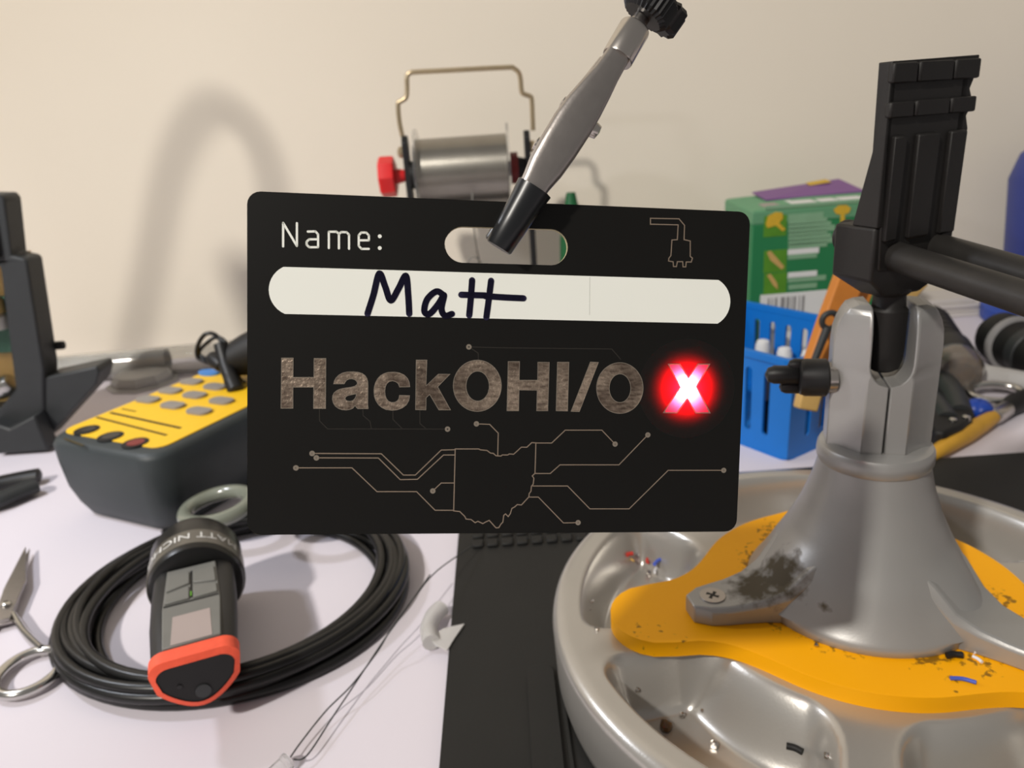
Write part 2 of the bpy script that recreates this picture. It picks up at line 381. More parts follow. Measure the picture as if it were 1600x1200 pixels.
letters('printed_letter', 380, 280, 3.81, [
    [[(238, 400), (238, 260), (320, 398), (320, 262)]],
    [[(385, 312), (430, 311), (446, 328), (446, 405), (393, 405), (378, 390), (378, 372), (393, 358), (446, 358)]],
    [[(510, 410), (510, 313), (556, 313), (570, 326), (570, 412)], [(570, 326), (584, 315), (616, 316), (630, 330), (630, 414)]],
    [[(690, 364), (748, 364), (748, 335), (733, 318), (702, 318), (688, 334), (688, 397), (704, 415), (748, 415)]]], .00040, 0, 'white_ink')
for y in (340, 410):
    c = bp(380 + 813 / 3.81, 280 + y / 3.81); obj('printed_dot', prism(ellipse(*c, .00036, .00036, 16), 0, .00006), 'white_ink', badge)
M['scratch'] = mat('grey_scratch', (196, 198, 190), .6)
obj('scratch', stroke([bp(921.5, 433), bp(921, 492)], .0001, .00004, .00007), 'scratch', badge)
# tinned lettering
G1, G2, G3 = (430, 540), (630, 540), (820, 540); S7 = 7.619
def glyph(o, pts, hole=None):
    q = zo(*o, S7, pts); h = [zo(*o, S7, hole)] if hole else []
    g = obj('tin_letter', prism(q, 0, .00007, h), 'tin', badge)
    e = join(stroke(q, .00011, .00004, .00010, True), *[stroke(k, .00011, .00004, .00010, True) for k in h])
    obj('letter_edge', e, 'tin_edge', g)
def sm2(pts, n=4): return [(p.x, p.y) for p in smooth_path([(a, b, 0) for a, b in pts], n, True)]
glyph(G1, [(78, 148), (215, 148), (213, 378), (462, 378), (464, 153), (604, 153), (600, 748), (458, 748), (460, 494), (212, 494), (212, 745), (70, 745)])
glyph(G1, [(697, 455), (705, 420), (725, 385), (760, 350), (805, 326), (860, 314), (930, 312), (990, 317), (1035, 332), (1070, 356), (1092, 390), (1103, 430), (1105, 480), (1103, 600), (1102, 700), (1107, 750), (985, 750), (968, 737), (952, 712), (925, 745), (880, 762), (840, 766), (795, 762), (750, 745), (715, 718), (692, 680), (682, 635), (686, 595), (702, 563), (730, 538), (765, 521), (810, 509), (900, 496), (945, 485), (972, 466), (980, 447), (970, 422), (945, 402), (912, 394), (880, 397), (850, 412), (832, 436), (822, 455)],
      [(968, 572), (920, 582), (870, 592), (842, 607), (832, 627), (838, 646), (860, 660), (895, 663), (930, 652), (953, 626), (963, 600)])
glyph(G1, [(1602, 490), (1595, 435), (1575, 390), (1535, 350), (1480, 325), (1435, 317), (1390, 316), (1340, 320), (1295, 334), (1255, 357), (1222, 392), (1195, 440), (1180, 495), (1176, 545), (1182, 605), (1200, 655), (1230, 702), (1270, 737), (1320, 760), (1390, 770), (1450, 764), (1510, 743), (1560, 706), (1590, 655), (1600, 595), (1480, 592), (1474, 630), (1455, 658), (1425, 674), (1385, 677), (1350, 663), (1325, 635), (1310, 595), (1305, 545), (1311, 492), (1328, 452), (1358, 427), (1395, 418), (1435, 428), (1465, 452), (1482, 492)])
glyph(G2, [(155, 172), (282, 172), (272, 480), (418, 340), (557, 340), (410, 490), (563, 765), (425, 765), (315, 580), (272, 620), (270, 765), (148, 762)])
glyph(G2, ellipse(882, 478, 286, 305, 56), ellipse(886, 482, 138, 178, 44))
glyph(G2, [(1250, 190), (1385, 190), (1380, 412), (1600, 412), (1603, 198), (1738, 200), (1720, 775), (1588, 775), (1595, 530), (1378, 528), (1373, 775), (1235, 775)])
glyph(G3, [(388, 198), (524, 198), (508, 778), (372, 775)])
glyph(G3, [(780, 195), (875, 200), (648, 785), (550, 782)])
glyph(G3, ellipse(1130, 505, 277, 302, 56), ellipse(1132, 507, 128, 170, 44))
# traces, vias, the state outline and the plug outline
ZA = (380, 520, 3.636); ZB = (780, 520, 3.636)
def trace(z, pts, via=None, m='trace', w=.00019):
    t = obj('trace', stroke(zo(*z, pts), w, 0, .00005), m, badge)
    if via is not None:
        c = zo(*z, [via])[0]
        obj('via', prism(ellipse(*c, .00052, .00052, 20), 0, .00009, [ellipse(*c, .00014, .00014, 10)]), 'tin_edge', badge)
trace(ZA, [(392, 685), (785, 687), (910, 808), (978, 808), (1125, 666), (1200, 664)], (392, 685))
trace(ZA, [(416, 710), (768, 711), (892, 834), (990, 832), (1138, 694), (1198, 694)], (416, 710))
trace(ZA, [(300, 767), (618, 767), (760, 902), (985, 902), (1090, 1008), (1195, 1008)], (300, 767))
trace(ZA, [(1077, 898), (1125, 853), (1198, 853)], (1077, 898))
trace(ZA, [(1325, 517), (1400, 520), (1449, 570), (1446, 695)], (1325, 517))
trace(ZB, [(206, 626), (298, 626), (375, 553), (583, 553), (658, 632)], (658, 632))
trace(ZB, [(205, 799), (290, 799), (345, 750), (680, 750), (844, 580)], (844, 580))
trace(ZB, [(190, 870), (388, 870), (515, 1000), (738, 1000), (960, 781), (1275, 781)], (1275, 781))
trace(ZB, [(172, 933), (222, 933), (365, 1080), (448, 1078)], (448, 1078))
trace(ZA, [(1161, 547), (480, 546), (434, 500), (434, 436)], (1161, 547), 'hid_trace')
for q in ([(680, 440), (682, 470), (722, 505), (728, 545)], [(851, 442), (851, 492), (905, 546)], [(1004, 442), (1004, 515), (1040, 546)]): trace(ZA, q, None, 'hid_trace')
trace(ZA, [(1282, 80), (1454, 85), (2094, 92), (2144, 150)], (1282, 80), 'hid_trace')
trace(ZA, [(1282, 80), (1335, 115), (1338, 185)], None, 'hid_trace')
ohio = [(150, 222), (410, 222), (430, 232), (500, 238), (540, 268), (570, 270), (600, 297), (655, 300), (670, 288), (730, 288), (745, 277), (795, 280), (880, 202), (940, 203), (995, 152), (1040, 155), (1030, 490), (1000, 520), (1018, 545), (1010, 610), (990, 635), (985, 690), (965, 715), (963, 750), (880, 840), (835, 835), (805, 862), (775, 878), (758, 935), (735, 968), (705, 938), (685, 955), (675, 1030), (655, 1050), (630, 1090), (600, 1092), (525, 1010), (490, 1025), (455, 1045), (400, 1020), (370, 1035), (325, 1000), (270, 995), (255, 965), (200, 912), (133, 905)]
obj('state_outline', stroke(zo(690, 670, 7.06, ohio), .0002, 0, .00005, True), 'trace', badge)
plug = [(900, 233), (1070, 236), (1103, 275), (1100, 360), (1137, 368), (1137, 460), (1150, 470), (1143, 493), (1113, 493), (1110, 522), (1094, 522), (1092, 491), (1060, 491), (1055, 520), (1037, 520), (1035, 492), (1008, 487), (1010, 470), (1022, 455), (1028, 362), (1060, 360), (1065, 272), (900, 268)]
obj('plug_outline', stroke(zo(780, 280, 3.81, plug), .0002, 0, .00005, True), 'trace', badge)

# ------------------------------------------------------------------ the clip that holds the badge
def bw(px, py, h):
    """a point in front of (h > 0) or behind the badge plane, on the ray of a pixel"""
    d = ray(px, py); t = ((BC - BN * h) - CAM).dot(BN) / d.dot(BN); return CAM + d * t
clip = thing('alligator_clip', 'nickel alligator clip with black sleeve hanging from a black thumb knob', 'clip', bw(800, 360, .003))
ca, cb = bw(779, 387, .0026), bw(835, 294, .0034)          # sleeve, tip to mouth
cdir = (cb - ca).normalized(); csid = cdir.cross(BN).normalized(); cfr = csid.cross(cdir).normalized()
if cfr.dot(BN) > 0: cfr = -cfr
if csid.dot(BX) < 0: csid = -csid
def section(c, hw, hd, n=20, p=2.6):
    out = []
    for k in range(n):
        a = 2 * pi * k / n; x = math.copysign(abs(cos(a)) ** (2 / p), cos(a)); y = math.copysign(abs(sin(a)) ** (2 / p), sin(a))
        out.append(c + csid * (hw * x) + cfr * (hd * y))
    return out
SL = (cb - ca).length
obj('sleeve', loft([section(ca + cdir * (SL * t), w, d, 28, 2.2) for t, w, d in ((0, .0018, .0015), (0, .0024, .0024), (.02, .0026, .0025), (.45, .0029, .0027), (.8, .0032, .0029), (1.0, .0035, .0030), (1.0, .0031, .0026), (.85, .0028, .0023))], True), 'sleeve', clip, world=True)
ra, rb = bw(772, 380, -.0052), bw(836, 293, -.0046)
def section2(c, hw, hd): return section(c, hw, hd, 24, 2.2)
obj('rear_sleeve', loft([section2(ra + (rb - ra) * t, w, d) for t, w, d in ((0, .0019, .0020), (.03, .0022, .0022), (.6, .0026, .0025), (1, .0031, .0028))]), 'sleeve', clip, world=True)
def cpt(px, py, h): return bw(px, py, h)
jaw = [((822, 312), .0024, .0016, .0040), ((838, 285), .0028, .0020, .0040), ((852, 262), .0034, .0023, .0039), ((872, 230), .0037, .0025, .0037), ((893, 196), .0038, .0026, .0034), ((911, 168), .0036, .0027, .0030), ((930, 140), .0031, .0027, .0026), ((945, 118), .0026, .0026, .0022), ((958, 98), .0024, .0024, .0018), ((972, 76), .0023, .0023, .0014)]
obj('jaw', loft([section(cpt(*p, h), w, d, 24, 4.0) for p, w, d, h in jaw]), 'nickel_rough', clip, world=True)
rj = [((838, 288), .0028, .0014, -.0040), ((862, 248), .0034, .0016, -.0024), ((893, 198), .0036, .0018, -.0008), ((925, 148), .0030, .0018, .0004), ((955, 102), .0024, .0018, .0010)]
obj('rear_jaw', loft([section(cpt(p[0] - 3, p[1], h), w, d, 20, 4.0) for p, w, d, h in rj]), 'nickel', clip, world=True)
for (px, py) in ((845, 229), (886, 166), (926, 202)):
    c = cpt(px, py, .0012); obj('rivet', lathe_on([(.0004, -.0014), (.0013, -.0012), (.0015, -.0004), (.0015, .0004), (.0013, .0012), (.0004, .0014)], c, c + csid, 16), 'nickel', clip, world=True)
f0, f1 = cpt(964, 92, .0016), cpt(992, 44, .0006)
obj('ferrule', lathe_on([(.0023, 0), (.0029, 0), (.0030, .0003), (.0030, (f1 - f0).length - .0003), (.0029, (f1 - f0).length), (.0018, (f1 - f0).length)], f0, f1, 36), 'nickel', clip, world=True)
k0, k1 = cpt(990, 47, .0006), cpt(1003, 27, .0004)
obj('stem', cyl(k0, k1, .0016, 20), 'nickel', clip, world=True)
def knurled(p, q, r, n=30, d=.0004, e=.0008):
    l = (Vector(q) - Vector(p)).length; v = []; f = []; m = n * 2
    for z, s in ((0, r - e), (e, r), (l - e, r), (l, r - e)):
        for i in range(m):
            a = 2 * pi * i / m; rr = s - (d if i % 2 else 0); v.append((rr * cos(a), rr * sin(a), z))
    for k in range(3):
        for i in range(m): j = (i + 1) % m; f.append((k * m + i, k * m + j, (k + 1) * m + j, (k + 1) * m + i))
    f.append(tuple(range(m - 1, -1, -1))); f.append(tuple(3 * m + i for i in range(m)))
    return xf((v, f), frame_to(p, q))
kd = (cpt(1030, -12, .001) - cpt(1003, 27, .0004)).normalized()
ka = cpt(1004, 27, .0003); obj('thumb_knob', knurled(ka, ka + kd * .0052, .0049), 'knob_black', clip, world=True, sharp=20)
wa = cpt(1034, 40, -.004); obj('lock_nut', knurled(wa - kd * .001, wa + kd * .0045, .0034, 8, .0007), 'knob_black', clip, world=True, sharp=20)
aa = ka + kd * .0045
obj('arm', sweep(smooth_path([aa, aa + kd * .01, Vector((.042, .165, .262)), Vector((.075, .21, .325)), Vector((.13, .27, .40))], 8), .0022, 14), 'nickel', clip, world=True)

# ------------------------------------------------------------------ soldering mat, tray, adapter plate, vise
AX = Vector((.1154, .2246, 0))
matt = thing('soldering_mat', 'black silicone soldering mat under the round tray', 'mat', (.19, .2, 0))
obj('slab', prism(rrect(-.032, .46, -.1, .385, .004), 0, .004), 'mat', matt, world=True, bevel=.0008)
pad = None
for r in range(2):
    for c in range(9):
        x0 = -.0245 + c * .0072; y0 = .327 + r * .0085
        vf = box(-.0026, .0026, -.0032, .0032, 0, .0016)
        if pad is None:
            pad = obj('pad', vf, 'mat', matt, bevel=.0006); o = pad
        else:
            o = pad.copy(); COL.objects.link(o)
        o.location = (x0 + .0026 - .19, y0 - .2, .004)
obj('ridge', prism(rrect(-.002, .008, .02, .236, .004), .004, .0058), 'mat', matt, world=True, bevel=.0008)
obj('ridge', prism([(.012, .02), (.0132, .02), (.0105, .236), (.0093, .236)], .004, .0054), 'mat', matt, world=True)

TR = .107; ZT = .033
def tray_z(r, th):
    d3 = .0975 - r; d2 = (r - .0555) * .62
    k = (math.degrees(th) + 172) % 60; k = min(k, 60 - k)
    d1 = r * sin(radians(k)) - .0065
    Rr = .010; s = math.sqrt(sum(max(Rr - d, 0) ** 2 for d in (d1, d2, d3))); d = Rr - s
    t = max(0, min(1, d / .0095)); t = t * t * (3 - 2 * t)
    z = ZT - .020 * t
    if r > TR - .0055: q = (r - TR + .0055) / .0055; z -= .0045 * (1 - math.sqrt(max(0, 1 - q * q)))
    return z
tv = []; tf = []; NT = 360
rs = [.0, .03] + [.052 + .0006 * k for k in range(83)] + [.1022 + .0004 * k for k in range(13)]
rs = [r for r in rs if r <= TR]
if rs[-1] < TR: rs.append(TR)
for r in rs[1:]:
    for i in range(NT): th = 2 * pi * i / NT; tv.append((r * cos(th), r * sin(th), tray_z(r, th)))
nr = len(rs) - 1
for k in range(nr - 1):
    for i in range(NT): j = (i + 1) % NT; tf.append((k * NT + i, k * NT + j, (k + 1) * NT + j, (k + 1) * NT + i))
for z, r in ((.010, TR - .0008), (.0055, TR - .002), (.004, TR - .004)):
    k = len(tv) // NT - 1
    for i in range(NT): th = 2 * pi * i / NT; tv.append((r * cos(th), r * sin(th), z))
    for i in range(NT): j = (i + 1) % NT; tf.append((k * NT + i, k * NT + j, (k + 1) * NT + j, (k + 1) * NT + i))
tf.append(tuple(range(NT - 1, -1, -1))); tf.append(tuple(len(tv) - NT + i for i in range(NT)))
tr = obj('parts_tray', (tv, tf), 'tray', sharp=60); tr.location = AX
tag(tr, 'round silver tray base with six recessed compartments on the black mat', 'tray')

def plate_r(th):
    lo, hi = .03, .12
    def sdf(x, y):
        d = math.hypot(x, y) - .0535
        for a in (-175, -47, 68):
            c, s = cos(radians(a)), sin(radians(a)); t = max(0, min(.0715, x * c + y * s)); e = math.hypot(x - c * t, y - s * t) - .0163
            h = max(.018 - abs(d - e), 0) / .018; d = min(d, e) - h * h * .018 * .25
        return d
    for _ in range(30):
        m = (lo + hi) / 2
        if sdf(m * cos(th), m * sin(th)) < 0: lo = m
        else: hi = m
    return lo
pr = [(plate_r(2 * pi * i / 180) * cos(2 * pi * i / 180), plate_r(2 * pi * i / 180) * sin(2 * pi * i / 180)) for i in range(180)]
ap = obj('adapter_plate', prism(pr, 0, .0055), 'yellow', bevel=.0007); ap.location = (AX.x, AX.y, ZT)
tag(ap, 'orange-yellow three-lobed plate between the tray and the vise', 'plate')
N, L, b = tree(M['yellow'])
# flux grime as real specks of dirt in the plastic's colour
tc = N.new('ShaderNodeTexCoord'); n1 = N.new('ShaderNodeTexNoise'); n1.inputs['Scale'].default_value = 420; n1.inputs['Detail'].default_value = 6
n2 = N.new('ShaderNodeTexNoise'); n2.inputs['Scale'].default_value = 60
L.new(tc.outputs['Object'], n1.inputs['Vector']); L.new(tc.outputs['Object'], n2.inputs['Vector'])
mu = N.new('ShaderNodeMath'); mu.operation = 'MULTIPLY'; L.new(n1.outputs['Fac'], mu.inputs[0]); L.new(n2.outputs['Fac'], mu.inputs[1])
le = N.new('ShaderNodeVectorMath'); le.operation = 'LENGTH'; L.new(tc.outputs['Object'], le.inputs[0])
ra_ = N.new('ShaderNodeMapRange'); ra_.inputs[1].default_value = .037; ra_.inputs[2].default_value = .050; ra_.inputs[3].default_value = .13; ra_.inputs[4].default_value = -.06; L.new(le.outputs['Value'], ra_.inputs[0])
ad = N.new('ShaderNodeMath'); L.new(mu.outputs[0], ad.inputs[0]); L.new(ra_.outputs[0], ad.inputs[1])
rm = N.new('ShaderNodeMapRange'); rm.inputs[1].default_value = .355; rm.inputs[2].default_value = .42; rm.inputs[4].default_value = .75; L.new(ad.outputs[0], rm.inputs[0])
mx = N.new('ShaderNodeMix'); mx.data_type = 'RGBA'; src = b.inputs['Base Color'].links[0].from_socket
L.new(src, mx.inputs[6]); mx.inputs[7].default_value = (*lin((70, 52, 20)), 1); L.new(rm.outputs[0], mx.inputs[0]); L.new(mx.outputs[2], b.inputs['Base Color'])

ZB0 = ZT + .0055
vise = thing('bench_vise', 'silver and black swivel bench vise standing on the yellow plate', 'vise', (AX.x, AX.y, ZB0))
dome_prof = [(.0372, 0), (.0376, .0006), (.0376, .0022), (.0370, .0034), (.0352, .0060), (.0325, .0105), (.0296, .0160), (.0268, .0210), (.0243, .0260), (.0218, .0315), (.0200, .0365), (.0184, .0415), (.0172, .0465), (.0167, .0490)]
dome_pts = smooth_path([(r, 0, z) for r, z in dome_prof[3:]], 3)
dv, df = lathe(dome_prof[:3] + [(p.x, p.z) for p in dome_pts], 96)
EARS = (-171, -51, 69)
def ear_push(p):
    a = math.degrees(math.atan2(p[1], p[0])); r = math.hypot(p[0], p[1]); o = 0
    for e in EARS:
        d = abs((a - e + 180) % 360 - 180); w = max(0, 1 - d / 34); w = w * w * (3 - 2 * w)
        o += w * .004 * max(0, 1 - abs(p[2] - .008) / .016) * (1 if p[2] > .003 else 0)
    k = (r + o) / r if r else 1
    return (p[0] * k, p[1] * k, p[2])
dome = obj('base', ([ear_push(p) for p in dv], df), 'silver', vise)
for e in EARS:
    c, s = cos(radians(e)), sin(radians(e))
    def T(x, y): return (x * c - y * s, x * s + y * c)
    pl = [(.022, -.0125), (.046, -.0085), (.0575, -.0072), (.0625, -.0035), (.0625, .0035), (.0575, .0072), (.046, .0085), (.022, .0125)]
    es = []
    for r_, hw, zt in ((.018, .0150, .0250), (.027, .0135, .0185), (.0335, .0120, .0112), (.040, .0100, .0080), (.047, .0088, .0068), (.052, .0082, .0065), (.0575, .0070, .0065), (.0625, .0036, .0064)):
        es.append([(*T(r_, y_), z_) for y_, z_ in ((-hw, 0), (-hw, zt * .82), (-hw * .86, zt), (hw * .86, zt), (hw, zt * .82), (hw, 0))])
    ear = obj('ear', loft(es), 'silver', vise, sharp=30, bevel=.0005)
    sx, sy = T(.0545, 0)
    hd = []
    cr = []
    for k in range(4):
        a = radians(45 + 90 * k + e)
        for da, rr in ((-62, .00062), (-16, .0022), (16, .0022)): cr.append((sx + rr * cos(a + radians(da)), sy + rr * sin(a + radians(da))))
    scr = obj('screw', prism(ellipse(sx, sy, .0042, .0042, 32), .0060, .0069), 'nickel_rough', ear, bevel=.0003)
    obj('cross_slot', prism(cr, .0066, .00695), 'black', scr)
# grime build-up on the base above the left ear and two stains
N, L, b = tree(M['silver'])
tc = N.new('ShaderNodeTexCoord'); src = b.inputs['Base Color'].links[0].from_socket; fac = None
def blob(cx, cy, cz, r, soft, ns):
    sb = N.new('ShaderNodeVectorMath'); sb.operation = 'DISTANCE'; L.new(tc.outputs['Object'], sb.inputs[0]); sb.inputs[1].default_value = (cx, cy, cz)
    nn = N.new('ShaderNodeTexNoise'); nn.inputs['Scale'].default_value = ns; nn.inputs['Detail'].default_value = 5; L.new(tc.outputs['Object'], nn.inputs['Vector'])
    a = N.new('ShaderNodeMath'); a.operation = 'MULTIPLY_ADD'; L.new(nn.outputs['Fac'], a.inputs[0]); a.inputs[1].default_value = -r * 2.0; 
    L.new(sb.outputs['Value'], a.inputs[2])
    m = N.new('ShaderNodeMapRange'); m.inputs[1].default_value = -r * .5 ; m.inputs[2].default_value = -r * .5 + soft * 2; m.inputs[3].default_value = 1; m.inputs[4].default_value = 0
    L.new(a.outputs[0], m.inputs[0]); return m.outputs[0]
def vise_local(px, py, z): q = at_z(px, py, z); return (q.x - AX.x, q.y - AX.y, z - ZB0)
f1 = blob(*vise_local(1215, 900, .052), .009, .003, 260)
f2 = blob(*vise_local(1290, 950, .049), .0022, .0006, 300)
f3 = blob(*vise_local(1180, 915, .047), .008, .003, 300)
m1 = N.new('ShaderNodeMath'); m1.operation = 'MAXIMUM'; L.new(f1, m1.inputs[0]); L.new(f2, m1.inputs[1])
m2 = N.new('ShaderNodeMath'); m2.operation = 'MAXIMUM'; L.new(m1.outputs[0], m2.inputs[0]); L.new(f3, m2.inputs[1])
mx = N.new('ShaderNodeMix'); mx.data_type = 'RGBA'; L.new(src, mx.inputs[6]); mx.inputs[7].default_value = (*lin((78, 70, 54)), 1)
L.new(m2.outputs[0], mx.inputs[0]); L.new(mx.outputs[2], b.inputs['Base Color'])
rr = N.new('ShaderNodeMapRange'); rr.inputs[3].default_value = .36; rr.inputs[4].default_value = .75; L.new(m2.outputs[0], rr.inputs[0]); L.new(rr.outputs[0], b.inputs['Roughness'])
mt = N.new('ShaderNodeMapRange'); mt.inputs[3].default_value = .40; mt.inputs[4].default_value = 0; L.new(m2.outputs[0], mt.inputs[0]); L.new(mt.outputs[0], b.inputs['Metallic'])

obj('collar', lathe([(.0160, .0485), (.0170, .0488), (.0175, .0500), (.0176, .0515), (.0174, .0535), (.0168, .0546), (.0150, .0552)], 72), 'silver', vise)
PYAW = radians(-14)
def post_pt(u, n, z): return (u * cos(PYAW) + n * sin(PYAW), u * sin(PYAW) - n * cos(PYAW), z)
ZP0, ZP1, ZN = .0545, .1010, .0800      # bottom, top, bottom of the notch (local z)
for sgn in (-1, 1):
    secs = []
    zs = [ZP0, ZN - .003, ZN - .0022, ZN - .001, ZN + .0005, ZN + .002, ZN + .004, ZP1 - .012, ZP1 - .008, ZP1 - .005, ZP1 - .0025, ZP1 - .001, ZP1]
    for z in zs:
        k = max(0, min(1, (z - (ZN - .003)) / .007)); inn = .0003 + .0056 * math.sqrt(max(0, 1 - (1 - k) ** 2)) if k > 0 else .0003
        q = max(0, (z - (ZP1 - .012)) / .012); sh = math.sqrt(max(.0, 1 - q * q)); W_ = inn + (.0154 - inn) * (.35 + .65 * sh) if q > 0 else .0154
        D = .0112 * (.55 + .45 * sh) if q > 0 else .0112
        pad_ = max(inn + .0002, .0064 if z < ZN else inn + .0008)
        pts = [(inn, D), (pad_, D), (min(W_, max(pad_ + .0003, .0125)), .0050), (W_, .0035), (W_, -.0035), (min(W_, max(pad_ + .0003, .0125)), -.0050), (pad_, -D), (inn, -D)]
        secs.append([post_pt(sgn * u, n, z) for u, n in pts])
    obj('clamp_half', loft(secs), 'silver', vise, sharp=22, bevel=.0003, bseg=1)
obj('swivel_ball', lathe([(.0030, .0790), (.0045, .0800), (.0054, .0830), (.0056, .0860), (.0056, .0985), (.0048, .0995), (.0046, .1030), (.0062, .1045), (.0064, .1080)], 32), 'head_black', vise)
kp = Vector(post_pt(-.0150, .0015, .0768)); kq = Vector(post_pt(-.0262, .0015, .0768))
obj('knob_washer', cyl(kp + Vector((.001, 0, 0)), kp + (kq - kp) * .12, .0050, 24), 'nickel', vise)
kn = obj('knob', lathe_on([(.0052, .001), (.0060, .0016), (.0060, .0078), (.0055, .0092), (.0045, .0098)], kp, kq, 32), 'knob_black', vise)
def wing(a, dz):
    c0 = kp + (kq - kp) * .55; c1 = kp + (kq - kp) * 1.78
    return rod_round(c0 + Vector((0, 0, dz)) + a, c1 + Vector((0, 0, dz)) + a, .0030, 18, .9)
obj('wing', wing(Vector((0, 0, 0)), .0008), 'knob_black', kn)
obj('wing', rod_round(kp + (kq - kp) * .5 + Vector((0, .001, -.0036)), kp + (kq - kp) * 1.35 + Vector((0, .001, -.0036)), .0022, 16, .9), 'knob_black', kn)
obj('wing', rod_round(kp + (kq - kp) * .5 + Vector((0, .001, .0036)), kp + (kq - kp) * 1.15 + Vector((0, .001, .0036)), .0022, 16, .9), 'knob_black', kn)
# head
HO = Vector((.1163, .215, 0)); HE = Vector((.94, .342, 0)).normalized(); HN = Vector((HE.y, -HE.x, 0))
def hp(u, n, z): return HO + HE * u + HN * n + Vector((0, 0, z))
def hprism(poly, n0, n1):
    """outline in (u, z), thick along the jaw normal"""
    v, f = prism(poly, n0, n1); return [hp(p[0], p[2], p[1]) for p in v], f
hb = [[hp(u, n, z) for u, n in ((-.0148, -.0155), (.0148, -.0155), (.0148, -.0005), (-.0148, -.0005))] for z in (.1490, .1640)]
low = [hp(u, n, .1425) for u, n in ((-.0050, -.0140), (.0080, -.0140), (.0080, -.0040), (-.0050, -.0040))]
obj('head_block', loft([low] + hb), 'head_black', vise, world=True, bevel=.0008)
edge = [(.0140, .1560), (.0142, .1860), (.0150, .1880), (.0138, .1915), (.0152, .1940), (.0155, .1952), (.0139, .1985), (.0158, .2030), (.0160, .2068)]
jp = [(-.0126, .1520), (.0136, .1520)] + edge + [(-.0146, .2064), (-.0142, .1840), (-.0132, .1640)]
obj('jaw_plate', hprism(jp, -.0045, 0), 'head_black', vise, world=True, bevel=.0004)
for u0, u1 in ((-.0148, -.0065), (-.0060, .0060), (.0065, .0156)):
    for z0, z1 in ((.1925, .1965), (.2010, .2060)):
        obj('jaw_tooth', hprism([(u0, z0), (u1, z0), (u1, z1), (u0, z1)], -.001, .0012), 'head_black', vise, world=True, bevel=.0006)
for u0, u1 in ((-.0125, -.0088), (-.0042, .0030), (.0075, .0128)):
    obj('jaw_rib', hprism([(u0, .1600), (u1, .1600), (u1 + .0006, .1880), (u0 + .0002, .1880)], -.001, .0013), 'head_black', vise, world=True, bevel=.0006)
gs = [(.0, .2062), (-.0018, .2062), (-.0030, .1880), (-.0090, .1640), (0, .1640)]
v, f = prism([(n, z) for n, z in gs], -.0146, -.0126); obj('gusset', ([hp(p[2] + (.0 if p[1] > .2 else .0), p[0], p[1]) for p in v], f), 'head_black', vise, world=True, bevel=.0003)
v, f = prism([(n, z) for n, z in gs], .0105, .0130); obj('gusset', ([hp(p[2], p[0], p[1]) for p in v], f), 'head_black', vise, world=True, bevel=.0003)
sk = hp(-.0075, -.0155, .1590); obj('lead_screw_knob', lathe_on([(.0030, 0), (.0046, .0004), (.0050, .0012), (.0050, .0030), (.0042, .0040), (.0020, .0043)], sk, sk - HN * .004, 28), 'head_black', vise, world=True)
HD = (HN + Vector((0, 0, -.12))).normalized()
for u, z in ((-.0067, .1556), (.0089, .1561)):
    s0 = hp(u, -.002, z); obj('guide_rod', rod_round(s0, s0 + HD * .085, .0041, 28), 'rod', vise, world=True)
far = Matrix.Translation(HD * .085)
FJ = hp(0, 0, 0) + HD * .085 * 1.0
obj('far_jaw', ([p + Vector((HD.x, HD.y, 0)) * .0865 + Vector((0, 0, -.010)) for p in hprism([(-.0148, .1460), (.0148, .1460), (.0148, .2040), (-.0148, .2040)], 0, .006)[0]], hprism([(-.0148, .1460), (.0148, .1460), (.0148, .2040), (-.0148, .2040)], 0, .006)[1]), 'head_black', vise, world=True, bevel=.0008)

# ------------------------------------------------------------------ wire clippings and crumbs in the tray and on the plate
def on_tray(px, py):
    z = ZT
    while z > .012:
        q = at_z(px, py, z); r = math.hypot(q.x - AX.x, q.y - AX.y)
        if r < TR and z <= tray_z(r, math.atan2(q.y - AX.y, q.x - AX.x)): break
        z -= .0002
    return z
def clipping(name, px, py, z, ang, ln, r, m, label, cat='wire clipping', group=None, bend=.1):
    if z < ZT: z = on_tray(px, py)
    c = at_z(px, py, z + r); a = radians(ang); d = Vector((cos(a), sin(a), 0)); n = Vector((-d.y, d.x, 0))
    p = [Vector() - d * ln / 2, n * (ln * bend), d * ln / 2]
    o = obj(name, sweep(smooth_path(p, 6), r, 10), m); o.location = c; tag(o, label, cat, group); return o
ZF = .0132
clipping('wire_clipping', 1505, 1063, ZB0, -22, .0065, .0006, 'blue_wire', 'short blue wire clipping on the yellow plate in front of the vise')
clipping('wire_clipping', 1492, 1024, ZB0, -4, .0045, .0010, 'black', 'black wire clipping at the foot of the vise base')
clipping('wire_clipping', 1537, 1018, ZB0, 0, .0060, .0006, 'white_wire', 'white wire clipping beside the right ear of the vise')
clipping('wire_clipping', 1527, 1030, ZB0, -68, .0030, .0005, 'white_wire', 'tiny pale wire offcut pointing down from the white clipping')
clipping('wire_clipping', 1241, 1170, ZF, -35, .0045, .0010, 'black', 'black wire clipping in the front tray compartment')
clipping('wire_clipping', 1030, 877, ZF, 40, .0065, .0008, 'blue_wire', 'blue wire clipping in the left tray compartment beside the plate')
clipping('wire_clipping', 1026, 890, ZF, 60, .0050, .0006, 'white_wire', 'white wire clipping lying against the blue one in the tray')
clipping('wire_clipping', 984, 866, ZF, 20, .0030, .0009, 'red_wire', 'red wire clipping in the left tray compartment')
clipping('wire_clipping', 1012, 876, ZF, 80, .0030, .0007, 'red_wire', 'small red clipping next to the blue wire in the tray')
clipping('wire_clipping', 924, 946, ZF, 70, .0060, .0006, 'white_wire', 'curved pale blue-white clipping near the tray rim', bend=.25)
clipping('wire_clipping', 988, 874, ZF, 110, .0030, .0005, 'wood_pale', 'bare tinned wire end below the red clipping')
